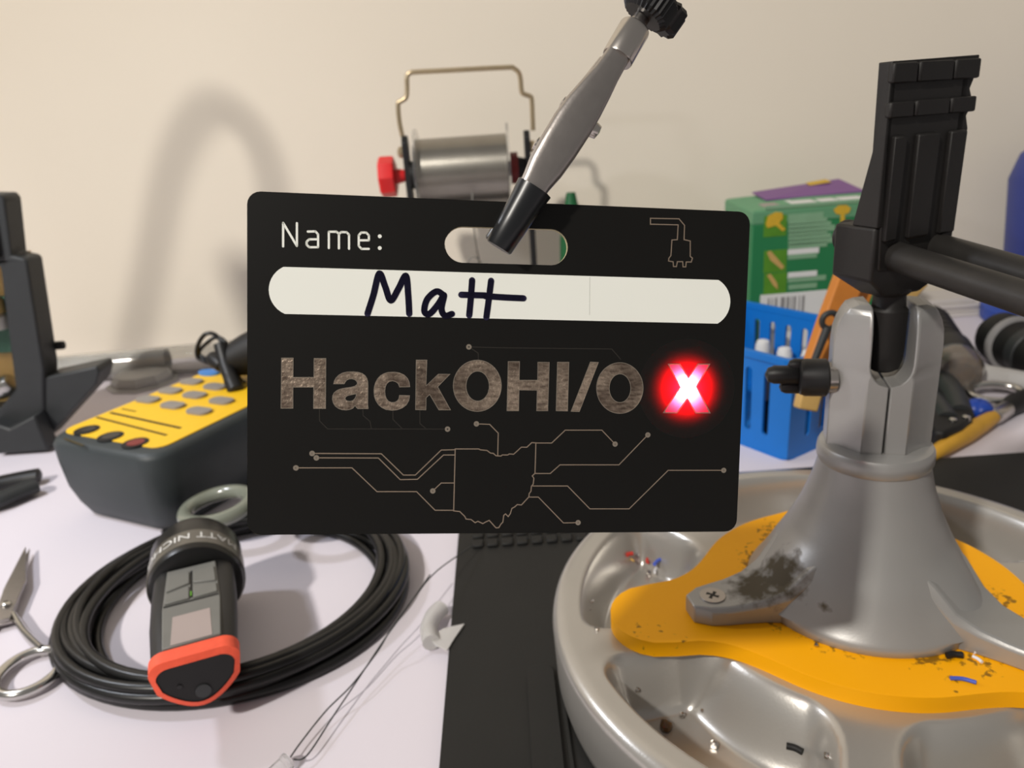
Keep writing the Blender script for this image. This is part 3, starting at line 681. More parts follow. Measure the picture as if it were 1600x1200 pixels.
def crumb(px, py, z, r, m, label, cat):
    if z < ZT: z = on_tray(px, py)
    c = at_z(px, py, z); rnd = random.Random(px)
    v, f = lathe([(r * .4, 0), (r, r * .3), (r * .9, r), (r * .35, r * 1.5)], 9)
    v = [Vector(p) * (1 + rnd.uniform(-.2, .2)) for p in v]
    o = obj('solder_blob', (v, f), m); o.location = c; tag(o, label, cat, 'solder blobs and crumbs'); return o
for px, py, r, where in ((996, 1080, .0009, 'near the lobe'), (1066, 1121, .0011, 'in the middle of the front compartment'), (1097, 1112, .0007, 'under the plate edge'), (1116, 1167, .0013, 'at the bottom of the photo'), (1014, 897, .0010, 'beside the blue wire'), (932, 984, .0008, 'beside the rim'), (1292, 1184, .0010, 'next to the black clipping')):
    crumb(px, py, ZF, r, 'nickel', 'bright solder blob in the tray ' + where, 'solder blob')
crumb(1040, 1139, .016, .0020, 'cone_amber', 'brown flux crumb stuck to the inside of the tray rim', 'flux crumb')
crumb(1275, 1010, ZB0, .0008, 'nickel', 'bright solder blob on the plate under the vise front', 'solder blob')

# ------------------------------------------------------------------ coil of black cable
CC = Vector((-.1285, .3010, 0)); rc = random.Random(3)
path = []; turns = 13; seg = 72; cr_ = .0023
ph = [rc.uniform(0, 2 * pi) for _ in range(turns + 1)]; am = [rc.uniform(.003, .0075) for _ in range(turns + 1)]
rad_ = [.0740, .0700, .0655, .0615, .0725, .0675, .0635, .0740, .0690, .0645, .0720, .0665, .0625, .0700]; hz = [.0023, .0023, .0023, .0023, .0060, .0060, .0060, .0060, .0085, .0090, .0090, .0100, .0100, .0100]
for k in range(turns * seg + 1):
    t = k / seg; i = int(min(t, turns - 1e-6)); fr = t - i; fr = fr * fr * (3 - 2 * fr); a = 2 * pi * t + 2.4
    R_ = rad_[i] + (rad_[i + 1] - rad_[i]) * fr + am[i] * (1 - fr) * sin(2 * a + ph[i]) * .5 + am[i + 1] * fr * sin(2 * a + ph[i + 1]) * .5
    z = hz[i] + (hz[i + 1] - hz[i]) * fr
    path.append(CC + Vector((R_ * 1.02 * cos(a), R_ * .97 * sin(a), max(.0022, z))))
coil = thing('cable_coil', 'coiled black cable lying on the white table below the badge', 'cable', CC)
obj('cable', sweep(path, cr_, 10), 'cable', coil, world=True)
e0 = path[0]; e1 = path[0] + (path[0] - path[2]).normalized() * .004
obj('cable_end', sweep([e0, e1], .0022, 10), 'red_wire', coil, world=True, label='red cable end')

# ------------------------------------------------------------------ handheld tool with the orange-rimmed nose
DF = Vector((-.1145, .2180, .0)); DB = Vector((-.1510, .3160, 0)); dd = (DB - DF); DLn = dd.length; dd.normalize()
dx = Vector((dd.y, -dd.x, 0))
tool = thing('handheld_tool', 'black handheld tool with grey keypad and orange-rimmed nose on the cable coil', 'tool', DF)
def dp(u, s, z): return DF + dx * (u * .80) + dd * s + Vector((0, 0, .0135 + (z - .0115) * .70))
def dsec(s, hw, z0, z1, bot, n=8, r=.007):
    """rounded section: flat top, narrower round belly"""
    o = []
    for cx, cz, a0 in ((hw - r, z1 - r, 0), (-hw + r, z1 - r, 90)):
        for k in range(n + 1): a = radians(a0 + 90 * k / n); o.append(dp(cx + r * cos(a), s, cz + r * sin(a)))
    for k in range(1, 2 * n):
        a = pi + pi * k / (2 * n); o.append(dp(hw * cos(a) * (1 - .36 * abs(sin(a)) * (1 if s < .03 else .4)), s, (z0 + bot) + bot * sin(a)))
    return o
T0 = .0145
body = [dsec(.0008, .0160, T0, .0400, .014, r=.006), dsec(.0, .0172, T0 - .001, .0412, .015, r=.006), dsec(.006, .0178, T0 - .002, .0420, .016), dsec(.025, .0192, T0 - .003, .0430, .017), dsec(.045, .0195, T0 - .003, .0430, .017), dsec(.060, .0190, T0 - .003, .0425, .017), dsec(.068, .0185, T0 - .002, .0420, .016)]
obj('body', loft(body), 'knob_black', tool, world=True, sharp=50)
# orange rim: a band round the nose
bo = dsec(-.0006, .0184, T0 - .0022, .0424, .0162, r=.0068); bi = dsec(-.0012, .0158, T0 + .0008, .0388, .0140, r=.0056); b2 = dsec(.0052, .0186, T0 - .0024, .0430, .0164, r=.007)
n_ = len(bo); fv = bi + bo + b2; ff = []
for k in range(2):
    for i in range(n_): j = (i + 1) % n_; ff.append((k * n_ + i, k * n_ + j, (k + 1) * n_ + j, (k + 1) * n_ + i))
obj('orange_rim', (fv, ff), 'orange', tool, world=True, label='worn orange rubber rim', sharp=60)
obj('nose_panel', loft([dsec(-.0009, .0156, T0 + .001, .0386, .0138, r=.0055), dsec(.001, .0156, T0 + .001, .0386, .0138, r=.0055)]), 'black', tool, world=True)
c = dp(.001, -.0012, .0210); obj('nose_button', lathe_on([(.0026, 0), (.0026, .0006)], c + dd * .0004, c - dd * .0006, 24), 'dark_plastic', tool, world=True)
c = dp(-.0075, -.0012, .0270); obj('nose_hole', lathe_on([(.0008, 0), (.0008, .0005)], c + dd * .0004, c - dd * .0006, 12), 'cable', tool, world=True)
def top_patch(name, pts, z0, z1, m, par=None, bev=.0004):
    v, f = prism(pts, z0, z1); return obj(name, ([dp(p[0], p[1], p[2]) for p in v], f), m, par or tool, world=True, bevel=bev)
top_patch('grey_faceplate', [(-.0120, .0055), (.0120, .0055), (.0128, .030), (.0115, .058), (-.0115, .058), (-.0128, .030)], .0415, .0440, 'grey_rubber')
top_patch('blank_label', [(-.0085, .0062), (.0085, .0062), (.0080, .0235), (-.0080, .0235)], .0438, .0442, 'label_pink', bev=0)
for pts in ([(-.0118, .033), (-.0008, .033), (-.0008, .042), (-.0116, .0395)], [(.0008, .033), (.0118, .033), (.0116, .0395), (.0008, .042)], [(-.0114, .0415), (-.0008, .044), (-.0008, .053), (-.0108, .053)], [(.0008, .044), (.0114, .0415), (.0108, .053), (.0008, .053)]):
    top_patch('key', pts, .0438, .0450, 'grey_rubber')
top_patch('key_gap', [(-.0122, .0312), (.0122, .0312), (.0122, .0324), (-.0122, .0324)], .0438, .0441, 'black', bev=0)
top_patch('key_gap', [(-.0005, .034), (.0005, .034), (.0005, .054), (-.0005, .054)], .0438, .0441, 'black', bev=0)
top_patch('green_mark', [(-.0004, .0340), (.0004, .0340), (.0004, .0372), (-.0004, .0372)], .0450, .0453, 'lime', bev=0)
# barrel with the taped name
BZc = .0275; BRr = .0188
cA = dp(0, .060, BZc); cB = dp(0, .096, BZc)
obj('barrel', lathe_on([(.0160, 0), (.0180, .001), (BRr, .003), (BRr, .026), (.0175, .030), (.0130, .032)], cA, cB, 64), 'cable', tool, world=True)
tp = obj('tape_band', lathe_on([(BRr + .0001, .0035), (BRr + .0004, .0036), (BRr + .0004, .0150), (BRr + .0001, .0151)], cA, cB, 64), 'tape', tool, world=True)
txt = bpy.data.curves.new('name_text', 'FONT'); txt.body = 'MATT NICHO'; txt.size = .0068; txt.align_x = 'CENTER'
to = bpy.data.objects.new('name_text', txt); COL.objects.link(to)
bpy.context.view_layer.update(); tm = bpy.data.meshes.new_from_object(to.evaluated_get(bpy.context.evaluated_depsgraph_get()))
tvs = []
for q in tm.vertices:
    a = q.co.x / BRr; rr_ = BRr + .0006
    tvs.append(cA + dd * (.0120 - q.co.y) - dx * (rr_ * sin(a)) + Vector((0, 0, rr_ * cos(a))))
obj('taped_name', (tvs, [tuple(p.vertices) for p in tm.polygons]), 'white_print', tp, world=True)
bpy.data.objects.remove(to); bpy.data.meshes.remove(tm)

# ------------------------------------------------------------------ scissors at the left edge
def scissors_half(th, pts_ring, shank, blade, z):
    ring = sweep(smooth_path(pts_ring, 6, True), .0021, 12, True)
    obj('finger_ring', ring, 'steel', th, world=True)
    obj('shank', sweep(smooth_path(shank, 6), [.0030 - .0008 * k / (len(smooth_path(shank, 6)) - 1) for k in range(len(smooth_path(shank, 6)))], 12, sx=.6), 'steel', th, world=True)
    obj('blade', prism([(p.x, p.y) for p in blade], z - .0008, z + .0008), 'nickel_rough', th, world=True, bevel=.0004)
sz = .0030
piv = at_z(12, 953, sz); ringc = at_z(46, 1050, sz)
def ring_pts(c, rx, ry, ang):
    return [Vector((c.x + rx * cos(t) * cos(ang) - ry * sin(t) * sin(ang), c.y + rx * cos(t) * sin(ang) + ry * sin(t) * cos(ang), sz)) for t in [2 * pi * k / 12 for k in range(12)]]
sc = thing('scissors', 'small all-steel scissors lying at the left edge of the table', 'scissors', (piv.x, piv.y, 0))
tip = at_z(47, 858, sz); d = (tip - piv).normalized(); n = Vector((-d.y, d.x, 0))
scissors_half(sc, ring_pts(ringc, .0115, .0135, .3), [ringc + Vector((-.002, .0130, 0)), at_z(40, 990, sz), at_z(22, 962, sz), piv], [piv - d * .012 + n * .003, piv + d * .020 + n * .0052, tip, piv + d * .02 - n * .0035, piv - d * .012 - n * .004], sz)
m_ = lambda p: piv + d * ((p - piv).dot(d)) - n * ((p - piv).dot(n))
d_ = m_(tip)
rot_ = Matrix.Rotation(radians(1.5), 3, 'Z')
def other(p): q = rot_ @ (m_(p) - piv); return piv + q
scissors_half(sc, [other(p) for p in ring_pts(ringc, .0115, .0135, .3)], [other(p) for p in (ringc + Vector((-.002, .0130, 0)), at_z(40, 990, sz), at_z(22, 962, sz), piv)], [other(p) for p in (piv - d * .012 + n * .003, piv + d * .020 + n * .0052, tip, piv + d * .02 - n * .0035, piv - d * .012 - n * .004)], sz + .0016)
obj('pivot_screw', lathe_on([(.0022, 0), (.0022, .003), (.0014, .0036)], piv + Vector((0, 0, 0.0005)), piv + Vector((0, 0, 1)), 18), 'steel', sc, world=True)

# ------------------------------------------------------------------ yellow-faced meter
ML = Vector((.45, .893, 0)); MW = Vector((.893, -.45, 0)); MO = Vector((-.262, .3960, 0)); MZ = .0505
meter = thing('test_meter', 'dark grey handheld test meter with yellow keypad face and three jacks', 'meter', MO)
def mp(u, s, z): return MO + MW * u + ML * s + Vector((0, 0, z))
def mprism(poly, z0, z1): v, f = prism(poly, z0, z1); return [mp(*p) for p in v], f
def muv(px, py, z=MZ): q = at_z(px, py, z) - MO; return (q.dot(MW), q.dot(ML))
mwid, mlen = .089, .195
ms = []
for z, ins in ((0, .0105), (.002, .0075), (.010, .0040), (.020, .0014), (.034, .0003), (.045, 0), (.0475, .0012), (.049, .0036)):
    ms.append([mp(x, y, z) for x, y in rrect(ins, mwid - ins, ins * .9, mlen - ins, .014)])
obj('case', loft(ms), 'meter_body', meter, world=True, sharp=50)
fp = rrect(.0035, mwid - .0060, .0095, mlen - .03, .008)
obj('faceplate', mprism(fp, .0485, .0497), 'meter_yellow', meter, world=True, bevel=.0003)
for i, (px, py) in enumerate(((327, 582), (299, 596), (336, 604), (266, 610), (304, 617), (346, 626), (231, 624), (270, 633), (311, 642))):
    u, s = muv(px, py)
    obj('button', mprism(rrect(u - .0082, u + .0082, s - .0045, s + .0045, .0042) if i else ellipse(u, s, .0085, .0050, 24), .0495, .0513), 'grey_button' if i else 'blue_button', meter, world=True, bevel=.0006)
for i, (px, py) in enumerate(((135, 670), (172, 680), (211, 690))):
    u, s = muv(px, py)
    j = obj('jack', mprism(ellipse(u, s, .0068, .0068, 28), .0490, .0501), 'black', meter, world=True, bevel=.0003)
    obj('jack_socket', mprism(ellipse(u + .0003, s, .0045, .0045, 24), .0499, .0503), 'red_jack' if i == 2 else 'cable', j, world=True)
a = muv(172, 643); b_ = muv(282, 667)
obj('printed_line', mprism([(a[0], a[1] - .0009), (b_[0], b_[1] - .0009), (b_[0], b_[1] + .0009), (a[0], a[1] + .0009)], .0496, .0499), 'black', meter, world=True)
for p, q, w in (((150, 650), (260, 678), .0009), ((190, 637), (212, 641), .0006), ((100, 683), (130, 694), .0006)):
    a = muv(*p); b_ = muv(*q)
    obj('printed_line', mprism([(a[0], a[1] - w), (b_[0], b_[1] - w), (b_[0], b_[1] + w), (a[0], a[1] + w)], .0496, .0498), 'print_dark', meter, world=True)
for px, py, z in ((246, 762, .018), (235, 785, .010)):
    c = at_y(px, py, at_z(px, py, z).y); obj('case_screw', xf(lathe([(.0016, -.001), (.0016, .001), (.0008, .0016)], 14), frame_to(c, c + MW)), 'nickel', meter, world=True)

# black test leads bundled on the meter's far end
leads = thing('test_leads', 'bundle of black test leads resting on the far end of the yellow meter', 'test lead', at_z(360, 590, .043))
lz = MZ + .002
def LP(px, py, y): return at_y(px, py, y)
yb = at_z(330, 590, lz).y
obj('lead', sweep(smooth_path([LP(372, 612, yb - .02), LP(362, 596, yb - .01), LP(345, 575, yb), LP(322, 566, yb + .01), LP(309, 558, yb + .012), LP(309, 540, yb + .012), LP(320, 523, yb + .012), LP(334, 522, yb + .012), LP(346, 535, yb + .010), LP(352, 560, yb), LP(362, 585, yb - .008), LP(372, 610, yb - .016)], 8), .0014, 10), 'cable', leads, world=True)
obj('lead', sweep(smooth_path([LP(345, 566, yb), LP(326, 562, yb + .01), LP(311, 552, yb + .014), LP(322, 537, yb + .012), LP(340, 527, yb + .012), LP(356, 540, yb + .008), LP(366, 575, yb), LP(385, 600, yb - .006), LP(420, 590, yb)], 8), .0013, 10), 'cable', leads, world=True)
obj('probe_handle', sweep(smooth_path([LP(345, 538, yb), LP(352, 565, yb - .006), LP(361, 590, yb - .014), LP(370, 613, yb - .022)], 6), [.0045] * 7 + [.0048] * 6 + [.0052] * 5 + [.0040], 14), 'knob_black', leads, world=True)
obj('probe_plug', rod_round(LP(330, 558, yb + .004), LP(349, 572, yb - .004), .0050, 16, .4), 'knob_black', leads, world=True)
obj('lead_bundle', loft([[LP(358 + 26 * t + 0, 0, yb) * 0 + LP(364 + 60 * t, 560 - 18 * t, yb) + Vector((0, .012 * sin(a), 0)) + (Vector((0, 0, 1)) * cos(a)) * (.011 + .010 * t - .006 * t * t) for a in [2 * pi * k / 14 for k in range(14)]] for t in (0, .1, .3, .6, 1, 1.4)]), 'black', leads, world=True)

# ------------------------------------------------------------------ grey-handled scissors leaning behind the badge
gp = thing('snips', 'grey ring-handled snips propped against the meter behind the badge corner', 'snips', at_z(345, 800, 0))
gc = at_z(340, 792, .020)
def ring2(c, rx, ry, ax, ay): return [c + ax * (rx * cos(t)) + ay * (ry * sin(t)) for t in [2 * pi * k / 14 for k in range(14)]]
gax = Vector((.97, -.10, .10)).normalized(); gay = Vector((.1, .985, .10)).normalized()
obj('handle_ring', sweep(smooth_path(ring2(gc, .0170, .0140, gax, gay), 5, True), .0038, 14, True), 'grey_handle', gp, world=True)
gc2 = gc + Vector((.040, -.012, .004))
obj('handle_ring', sweep(smooth_path(ring2(gc2, .0150, .0125, gax, gay), 5, True), .0034, 14, True), 'grey_handle', gp, world=True)
obj('shank', sweep(smooth_path([gc + gax * .015, gc + Vector((.024, .012, .003)), gc + Vector((.032, .034, .006)), gc + Vector((.033, .060, .005))], 6), .0028, 12), 'grey_handle', gp, world=True)
obj('shank', sweep(smooth_path([gc2 - gay * -.0125, gc + Vector((.040, .016, .004)), gc + Vector((.036, .036, .006)), gc + Vector((.035, .060, .005))], 6), .0028, 12), 'grey_handle', gp, world=True)
obj('blade', loft([[gc + Vector((.034, .056, .005)) + Vector((a * w, s, b * .0015 - s * .3)) for a, b in ((-1, -1), (1, -1), (1, 1), (-1, 1))] for s, w in ((0, .004), (.03, .003), (.062, .0006))]), 'steel', gp, world=True)

# ------------------------------------------------------------------ black pliers at the left edge
pz = .006
pl1 = thing('pliers', 'black-handled pliers at the left edge in front of the framed stand', 'pliers', at_z(10, 765, 0))
obj('handle', sweep(smooth_path([at_z(64, 742, pz), at_z(30, 748, pz), at_z(-10, 757, pz), at_z(-60, 772, pz)], 6), [.0022] + [.0042] * 18, 12, sx=1.4), 'knob_black', pl1, world=True)
obj('handle', sweep(smooth_path([at_z(58, 757, pz), at_z(25, 770, pz), at_z(-12, 784, pz), at_z(-60, 790, pz)], 6), [.0022] + [.0046] * 18, 12, sx=1.4), 'dark_plastic', pl1, world=True)
jc = at_z(-95, 780, pz); obj('pivot', lathe([(.009, -.004), (.0095, -.002), (.0095, .003), (.006, .0045)], 24), 'steel', pl1, world=True).location = (0, 0, 0)
pl1.children[-1].location = jc - at_z(10, 765, 0)
obj('jaws', loft([[jc + Vector((s, s * .25, 0)) + Vector((0, a * w, b * .004)) for a, b in ((-1, -1), (1, -1), (1, 1), (-1, 1))] for s, w in ((0, .008), (-.02, .006), (-.045, .002))]), 'steel', pl1, world=True)

# ------------------------------------------------------------------ black framed stand at the left edge
YS = .505
st = thing('display_stand', 'black plastic frame stand with a window onto a green board at left edge', 'stand', (-.36, YS, 0))
def sp(px, py): q = at_y(px - 20, py, YS); return (q.x, q.z)
def ys(poly, y0, y1, holes=()):
    v, f = prism(poly, y0, y1, holes); return [Vector((p[0], p[2], p[1])) for p in v], f
q = at_z(-10, 712, 0)
outer = [sp(-150, 330), sp(-20, 303), sp(20, 304), sp(27, 312), sp(37, 400), sp(58, 404), sp(62, 410), sp(88, 575), sp(88, 650), (sp(80, 690)[0], .002), (sp(-150, 700)[0], .002)]
win = [sp(-120, 420), sp(6, 412), sp(20, 418), sp(44, 610), sp(16, 640), sp(-120, 650)]
obj('frame', ys(outer, YS, YS + .019, [win]), 'dark_plastic', st, world=True, bevel=.0015)
obj('front_rib', ys([sp(0, 312), sp(8, 314), sp(22, 402), sp(14, 404)], YS - .004, YS + .002), 'black', st, world=True, bevel=.0008)
obj('circuit_board', ys([sp(-120, 470), sp(25, 470), sp(32, 560), sp(-120, 565)], YS + .014, YS + .0155), 'pcb_green', st, world=True)
obj('back_panel', ys([sp(-130, 400), sp(40, 400), sp(60, 640), sp(-130, 660)], YS + .0195, YS + .021), 'wood_pale', st, world=True)
for px, py, r, m in ((2, 505, .008, 'book'), (0, 480, .006, 'wood_pale')):
    c = at_y(px - 8, py, YS + .011); obj('component', mv(lathe([(r, -.004), (r, .004), (r * .7, .006)], 16), c), m, st, world=True)
c = at_y(12, 605, YS + .010)
obj('steel_ferrule', lathe_on([(.004, 0), (.006, .002), (.0075, .008), (.0075, .016), (.006, .018)], c + Vector((-.012, 0, -.004)), c + Vector((.01, 0, .006)), 28), 'steel', st, world=True)
obj('window_pane', ys([sp(-125, 415), sp(10, 407), sp(26, 415), sp(48, 612), sp(18, 645), sp(-125, 655)], YS + .002, YS + .003), 'pane', st, world=True)
f0_ = [sp(84, 592), sp(168, 574), sp(173, 582), sp(168, 602), sp(88, 690), sp(60, 690)]
obj('foot', ys(f0_, YS + .002, YS + .024), 'dark_plastic', st, world=True, bevel=.0012)
obj('base_block', ys([(sp(14, 640)[0], .002), (sp(84, 600)[0], .002), sp(88, 640), sp(50, 660), sp(20, 650)], YS - .012, YS + .002), 'dark_plastic', st, world=True, bevel=.0015)
c = at_y(87, 540, YS + .02); obj('side_screw', rod_round(c - Vector((.004, 0, 0)), c + Vector((.006, 0, 0)), .003, 14), 'black', st, world=True)

# ------------------------------------------------------------------ clear packaging at the back
cl = thing('clear_tube', 'clear plastic tube lying on the table against the back wall', 'tube', (-.29, .665, 0))
p0, p1 = Vector((-.43, .655, .013)), Vector((-.205, .672, .013))
obj('tube_wall', xf(lathe([(.0126, 0), (.0126, (p1 - p0).length), (.0108, (p1 - p0).length), (.0108, 0), (.0126, 0)], 32, False, False), frame_to(p0, p1)), 'clear', cl, world=True)
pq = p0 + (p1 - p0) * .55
obj('white_glare_liner', xf(lathe([(.0104, .002), (.0104, (pq - p0).length), (.0100, (pq - p0).length), (.0100, .002), (.0104, .002)], 32, False, False), frame_to(p0, p1)), 'white_print', cl, world=True)  # added liner; its white stands in for glare on the clear tube
obj('end_cap', lathe_on([(.0106, 0), (.0128, .0001), (.0128, .004), (.011, .005)], p1 - (p1 - p0).normalized() * .001, p1 + (p1 - p0), 32), 'milky', cl, world=True)
lid = thing('plastic_dish', 'crumpled clear plastic dish between the stand foot and the meter', 'dish', at_z(230, 598, 0))
lc = at_z(225, 598, 0)
obj('dish_shell', mv(lathe([(.026, 0), (.0255, .006), (.022, .010), (.010, .0115), (.001, .011)], 9), lc), 'milky', lid, world=True, sharp=10)
obj('dish_rim', mv(lathe([(.026, 0.0002), (.030, .0003), (.030, .0016), (.026, .0018)], 9, False, False), lc), 'milky', lid, world=True, sharp=10)

# ------------------------------------------------------------------ solder spool on its stand
YP = .62
sps = thing('solder_spool_stand', 'solder spool on a black stand with wire handle and red knob behind badge', 'spool stand', (-.02, YP, 0))
axz = .1605
obj('base', prism(rrect(-.085, .045, YP - .05, YP + .04, .008), 0, .005), 'black', sps, world=True, bevel=.001)
for sx, px, side in ((-.069, 632, -1), (.0245, 828, 1)):
    top = at_y(px, 212 if side < 0 else 203, YP).z
    pr_ = [(YP - .011, .004), (YP + .011, .004), (YP + .008, .13), (YP + .0075, top - .005), (YP + .003, top), (YP - .003, top), (YP - .0075, top - .005), (YP - .008, .13)]
    v, f = prism(pr_, sx - .0022, sx + .0022); obj('upright', ([Vector((p[2], p[0], p[1])) for p in v], f), 'knob_black', sps, world=True, bevel=.0006)
    c = Vector((sx + side * .004, YP, top - .012)); obj('pivot_screw', lathe_on([(.0018, 0), (.0042, .0006), (.0044, .0030), (.002, .0046)], c - Vector((side * .002, 0, 0)), c + Vector((side * .01, 0, 0)), 18), 'brass_wire', sps, world=True)
hw_ = [(629, 214), (624, 190), (622, 163), (625, 159), (634, 153), (636, 140), (636, 120), (641, 114), (652, 112.5), (700, 110), (790, 105.5), (803, 107), (812, 117), (815, 142), (819, 147), (829, 151), (831, 158), (832, 180), (833, 204)]
obj('wire_handle', sweep(smooth_path([at_y(x, y, YP) for x, y in hw_], 5), .0018, 12), 'brass_wire', sps, world=True)
obj('axle', cyl((-.082, YP, axz), (.030, YP, axz), .004, 20), 'dark_red', sps, world=True)
x0, x1 = -.0600, .0087
dr = [(.0160, 0)]
nw = 34
for k in range(nw):
    t0 = k / nw * (x1 - x0)
    for j in (.15, .5, .85): dr.append((.0262 + (.00028 if j == .5 else 0), t0 + j * (x1 - x0) / nw))
dr += [(.0160, x1 - x0)]
obj('solder_winding', lathe_on(dr, (x0, YP, axz), (x1, YP, axz), 64), 'solder', sps, world=True, sharp=60)
for xx in (x0 - .0016, x1):
    obj('flange', lathe_on([(.008, 0), (.0340, 0), (.0340, .0016), (.008, .0016)], (xx, YP, axz), (xx + .1, YP, axz), 64), 'clear', sps, world=True)
obj('bearing', cyl((-.0672, YP, axz), (-.0616, YP, axz), .0105, 24), 'black', sps, world=True)
obj('hub_cone', cyl((.0105, YP, axz), (.0165, YP, axz), .0120, 24), 'dark_red', sps, world=True)
obj('bearing', cyl((.0165, YP, axz), (.0225, YP, axz), .0085, 24, .007), 'black', sps, world=True)
kv = lathe([(.0120, 0), (.0150, .001), (.0155, .003), (.0155, .011), (.0145, .0125), (.0110, .0130)], 8)
obj('red_knob', xf(kv, frame_to((-.0785, YP, axz), (-1, YP, axz))), 'red', sps, world=True, sharp=20)
obj('knob_neck', cyl((-.0715, YP, axz), (-.080, YP, axz), .0045, 20, .0065), 'red', sps, world=True)
lp = [at_y(738, 300, YP - .03), at_y(740, 350, YP - .034), at_y(744, 385, YP - .036), at_y(748, 410, YP - .036), at_y(740, 432, YP - .036), at_y(730, 418, YP - .036), at_y(735, 404, YP - .036), at_y(744, 402, YP - .037), at_y(752, 412, YP - .037)]
obj('solder_strand', sweep(smooth_path(lp, 6), .0006, 8), 'solder', sps, world=True)

# small bottle seen through the badge slot
gb = thing('glue_bottle', 'white bottle with dark green cap seen through the badge slot', 'bottle', (.055, .60, 0))
bc = at_y(893, 330, .60); capz = bc.z + .014; bc.z = 0
obj('bottle_body', mv(lathe([(.018, 0), (.0195, .002), (.0195, .060), (.017, .070), (.009, .078), (.009, .084)], 36), bc), 'book', gb, world=True)
obj('bottle_cap', mv(lathe([(.0105, .082), (.0108, .084), (.0098, .106), (.005, capz - .008), (.0035, capz)], 28), bc), 'green_dark', gb, world=True)
obj('bottle_label', mv(lathe([(.0197, .030), (.0198, .031), (.0198, .055), (.0197, .056)], 36, False, False), bc), 'gold', gb, world=True)

# ------------------------------------------------------------------ green card box
BXo = Vector((.1830, .5630, 0)); bxd = Vector((1, .05, 0)).normalized(); byd = Vector((.05, 1, 0)).normalized()
cb_ = thing('fastener_box', 'green card box with gold screw pictures and purple lid behind the basket', 'box', BXo)
def xp(u, s, z): return BXo + bxd * u + byd * s + Vector((0, 0, z))
def xbox(u0, u1, s0, s1, z0, z1): v, f = box(u0, u1, s0, s1, z0, z1); return [xp(*p) for p in v], f
BWd, BDp, BHt = .107, .085, .1225
obj('carton', xbox(0, BWd, 0, BDp, 0, BHt - .010), 'green_box', cb_, world=True, bevel=.0008)
obj('lid_band', xbox(-.0002, BWd + .0002, -.0002, BDp + .0002, BHt - .010, BHt - .0012), 'green_top', cb_, world=True, bevel=.0006)
obj('top_panel', loft([[xp(u, s, z) for u, s, z in ((0, 0, BHt - .0012), (BWd, 0, BHt - .0012), (BWd, BDp, BHt - .0012), (0, BDp, BHt - .0012))], [xp(u, s, z) for u, s, z in ((.002, .001, BHt), (BWd - .002, .001, BHt), (BWd - .002, BDp - .002, BHt + .004), (.002, BDp - .002, BHt))]]), 'green_top', cb_, world=True)
v = [xp(u, s, z) for u, s, z in ((.022, .042, BHt + .0012), (BWd - .006, .042, BHt + .0022), (BWd - .012, BDp - .002, BHt + .0085), (.022, BDp - .002, BHt + .0030), (.022, .042, BHt + .0022), (BWd - .006, .042, BHt + .0032), (BWd - .012, BDp - .002, BHt + .0095), (.022, BDp - .002, BHt + .0040))]
obj('purple_flap', (v, [(3, 2, 1, 0), (4, 5, 6, 7), (0, 1, 5, 4), (1, 2, 6, 5), (2, 3, 7, 6), (3, 0, 4, 7)]), 'purple', cb_, world=True)
v = [xp(u, s, z) for u, s, z in ((.066, .070, BHt + .0072), (.084, .070, BHt + .0088), (.083, .081, BHt + .0102), (.066, .081, BHt + .0085))]
obj('yellow_print', (v, [(0, 1, 2, 3)]), 'gold', cb_, world=True)
for u0, u1 in ((.030, .047), (.050, .062), (.064, .080)):
    obj('white_print', xbox(u0 * 1.12, u1 * 1.12, .012, .034, BHt - .001, BHt + .0014), 'white_print', cb_, world=True)
obj('red_print', xbox(.012, .024, .010, .028, BHt - .001, BHt + .0012), 'label_pink', cb_, world=True)
def fpx(px, py):
    d = ray(px, py); nn = Vector((-bxd.y, bxd.x, 0)) * -1; t = (BXo - CAM).dot(nn) / d.dot(nn); q = CAM + d * t - BXo; return (q.dot(bxd), q.z)
def fbox(name, a, b2, m, d=.0004):
    u0, z1 = fpx(*a); u1, z0 = fpx(*b2); obj(name, xbox(u0, u1, -d, .0002, z0, z1), m, cb_, world=True)
fbox('pale_print', (1196, 322), (1345, 316), 'pale_print')
fbox('pale_print', (1232, 335), (1286, 340), 'pale_print'); 
for k in range(7): fbox('text_line', (1232, 344 + k * 6.2), (1292 + (k % 3) * 6, 347.5 + k * 6.2), 'pale_print')
fbox('text_line', (1231, 390), (1279, 395), 'white_print'); fbox('text_line', (1231, 398), (1276, 402), 'pale_print')
fbox('text_line', (1231, 426), (1276, 432), 'white_print'); fbox('text_line', (1231, 434), (1290, 437), 'pale_print'); fbox('text_line', (1232, 445), (1276, 449), 'pale_print')
for y0, y1 in ((338, 368), (392, 424), (428, 458)): fbox('picture_square', (1194, y0), (1228, y1), 'lime', .0003)
def fpoly(name, pts, m, d=.0008):
    v, f = prism([fpx(*p) for p in pts], 0, d); obj(name, ([xp(p[0], -p[2], p[1]) for p in v], f), m, cb_, world=True)
fpoly('screw_picture', [(1196, 350), (1200, 337), (1212, 331), (1222, 332), (1223, 341), (1217, 348), (1227, 358), (1222, 361), (1212, 352), (1199, 356)], 'gold')
fpoly('screw_picture', [(1198, 394), (1204, 392), (1225, 416), (1221, 421), (1203, 406)], 'wood_pale')
fpoly('screw_picture', [(1198, 430), (1204, 428), (1214, 442), (1215, 452), (1208, 446)], 'wood_pale')
fpoly('screw_picture', [(1302, 328), (1310, 321), (1322, 320), (1329, 325), (1326, 332), (1319, 335), (1320, 352), (1313, 352), (1313, 335), (1306, 334)], 'gold')
fbox('barcode_panel', (1188, 461), (1310, 545), 'white_print', .0005)
bz1, bz0 = fpx(1200, 466)[1], fpx(1200, 520)[1]
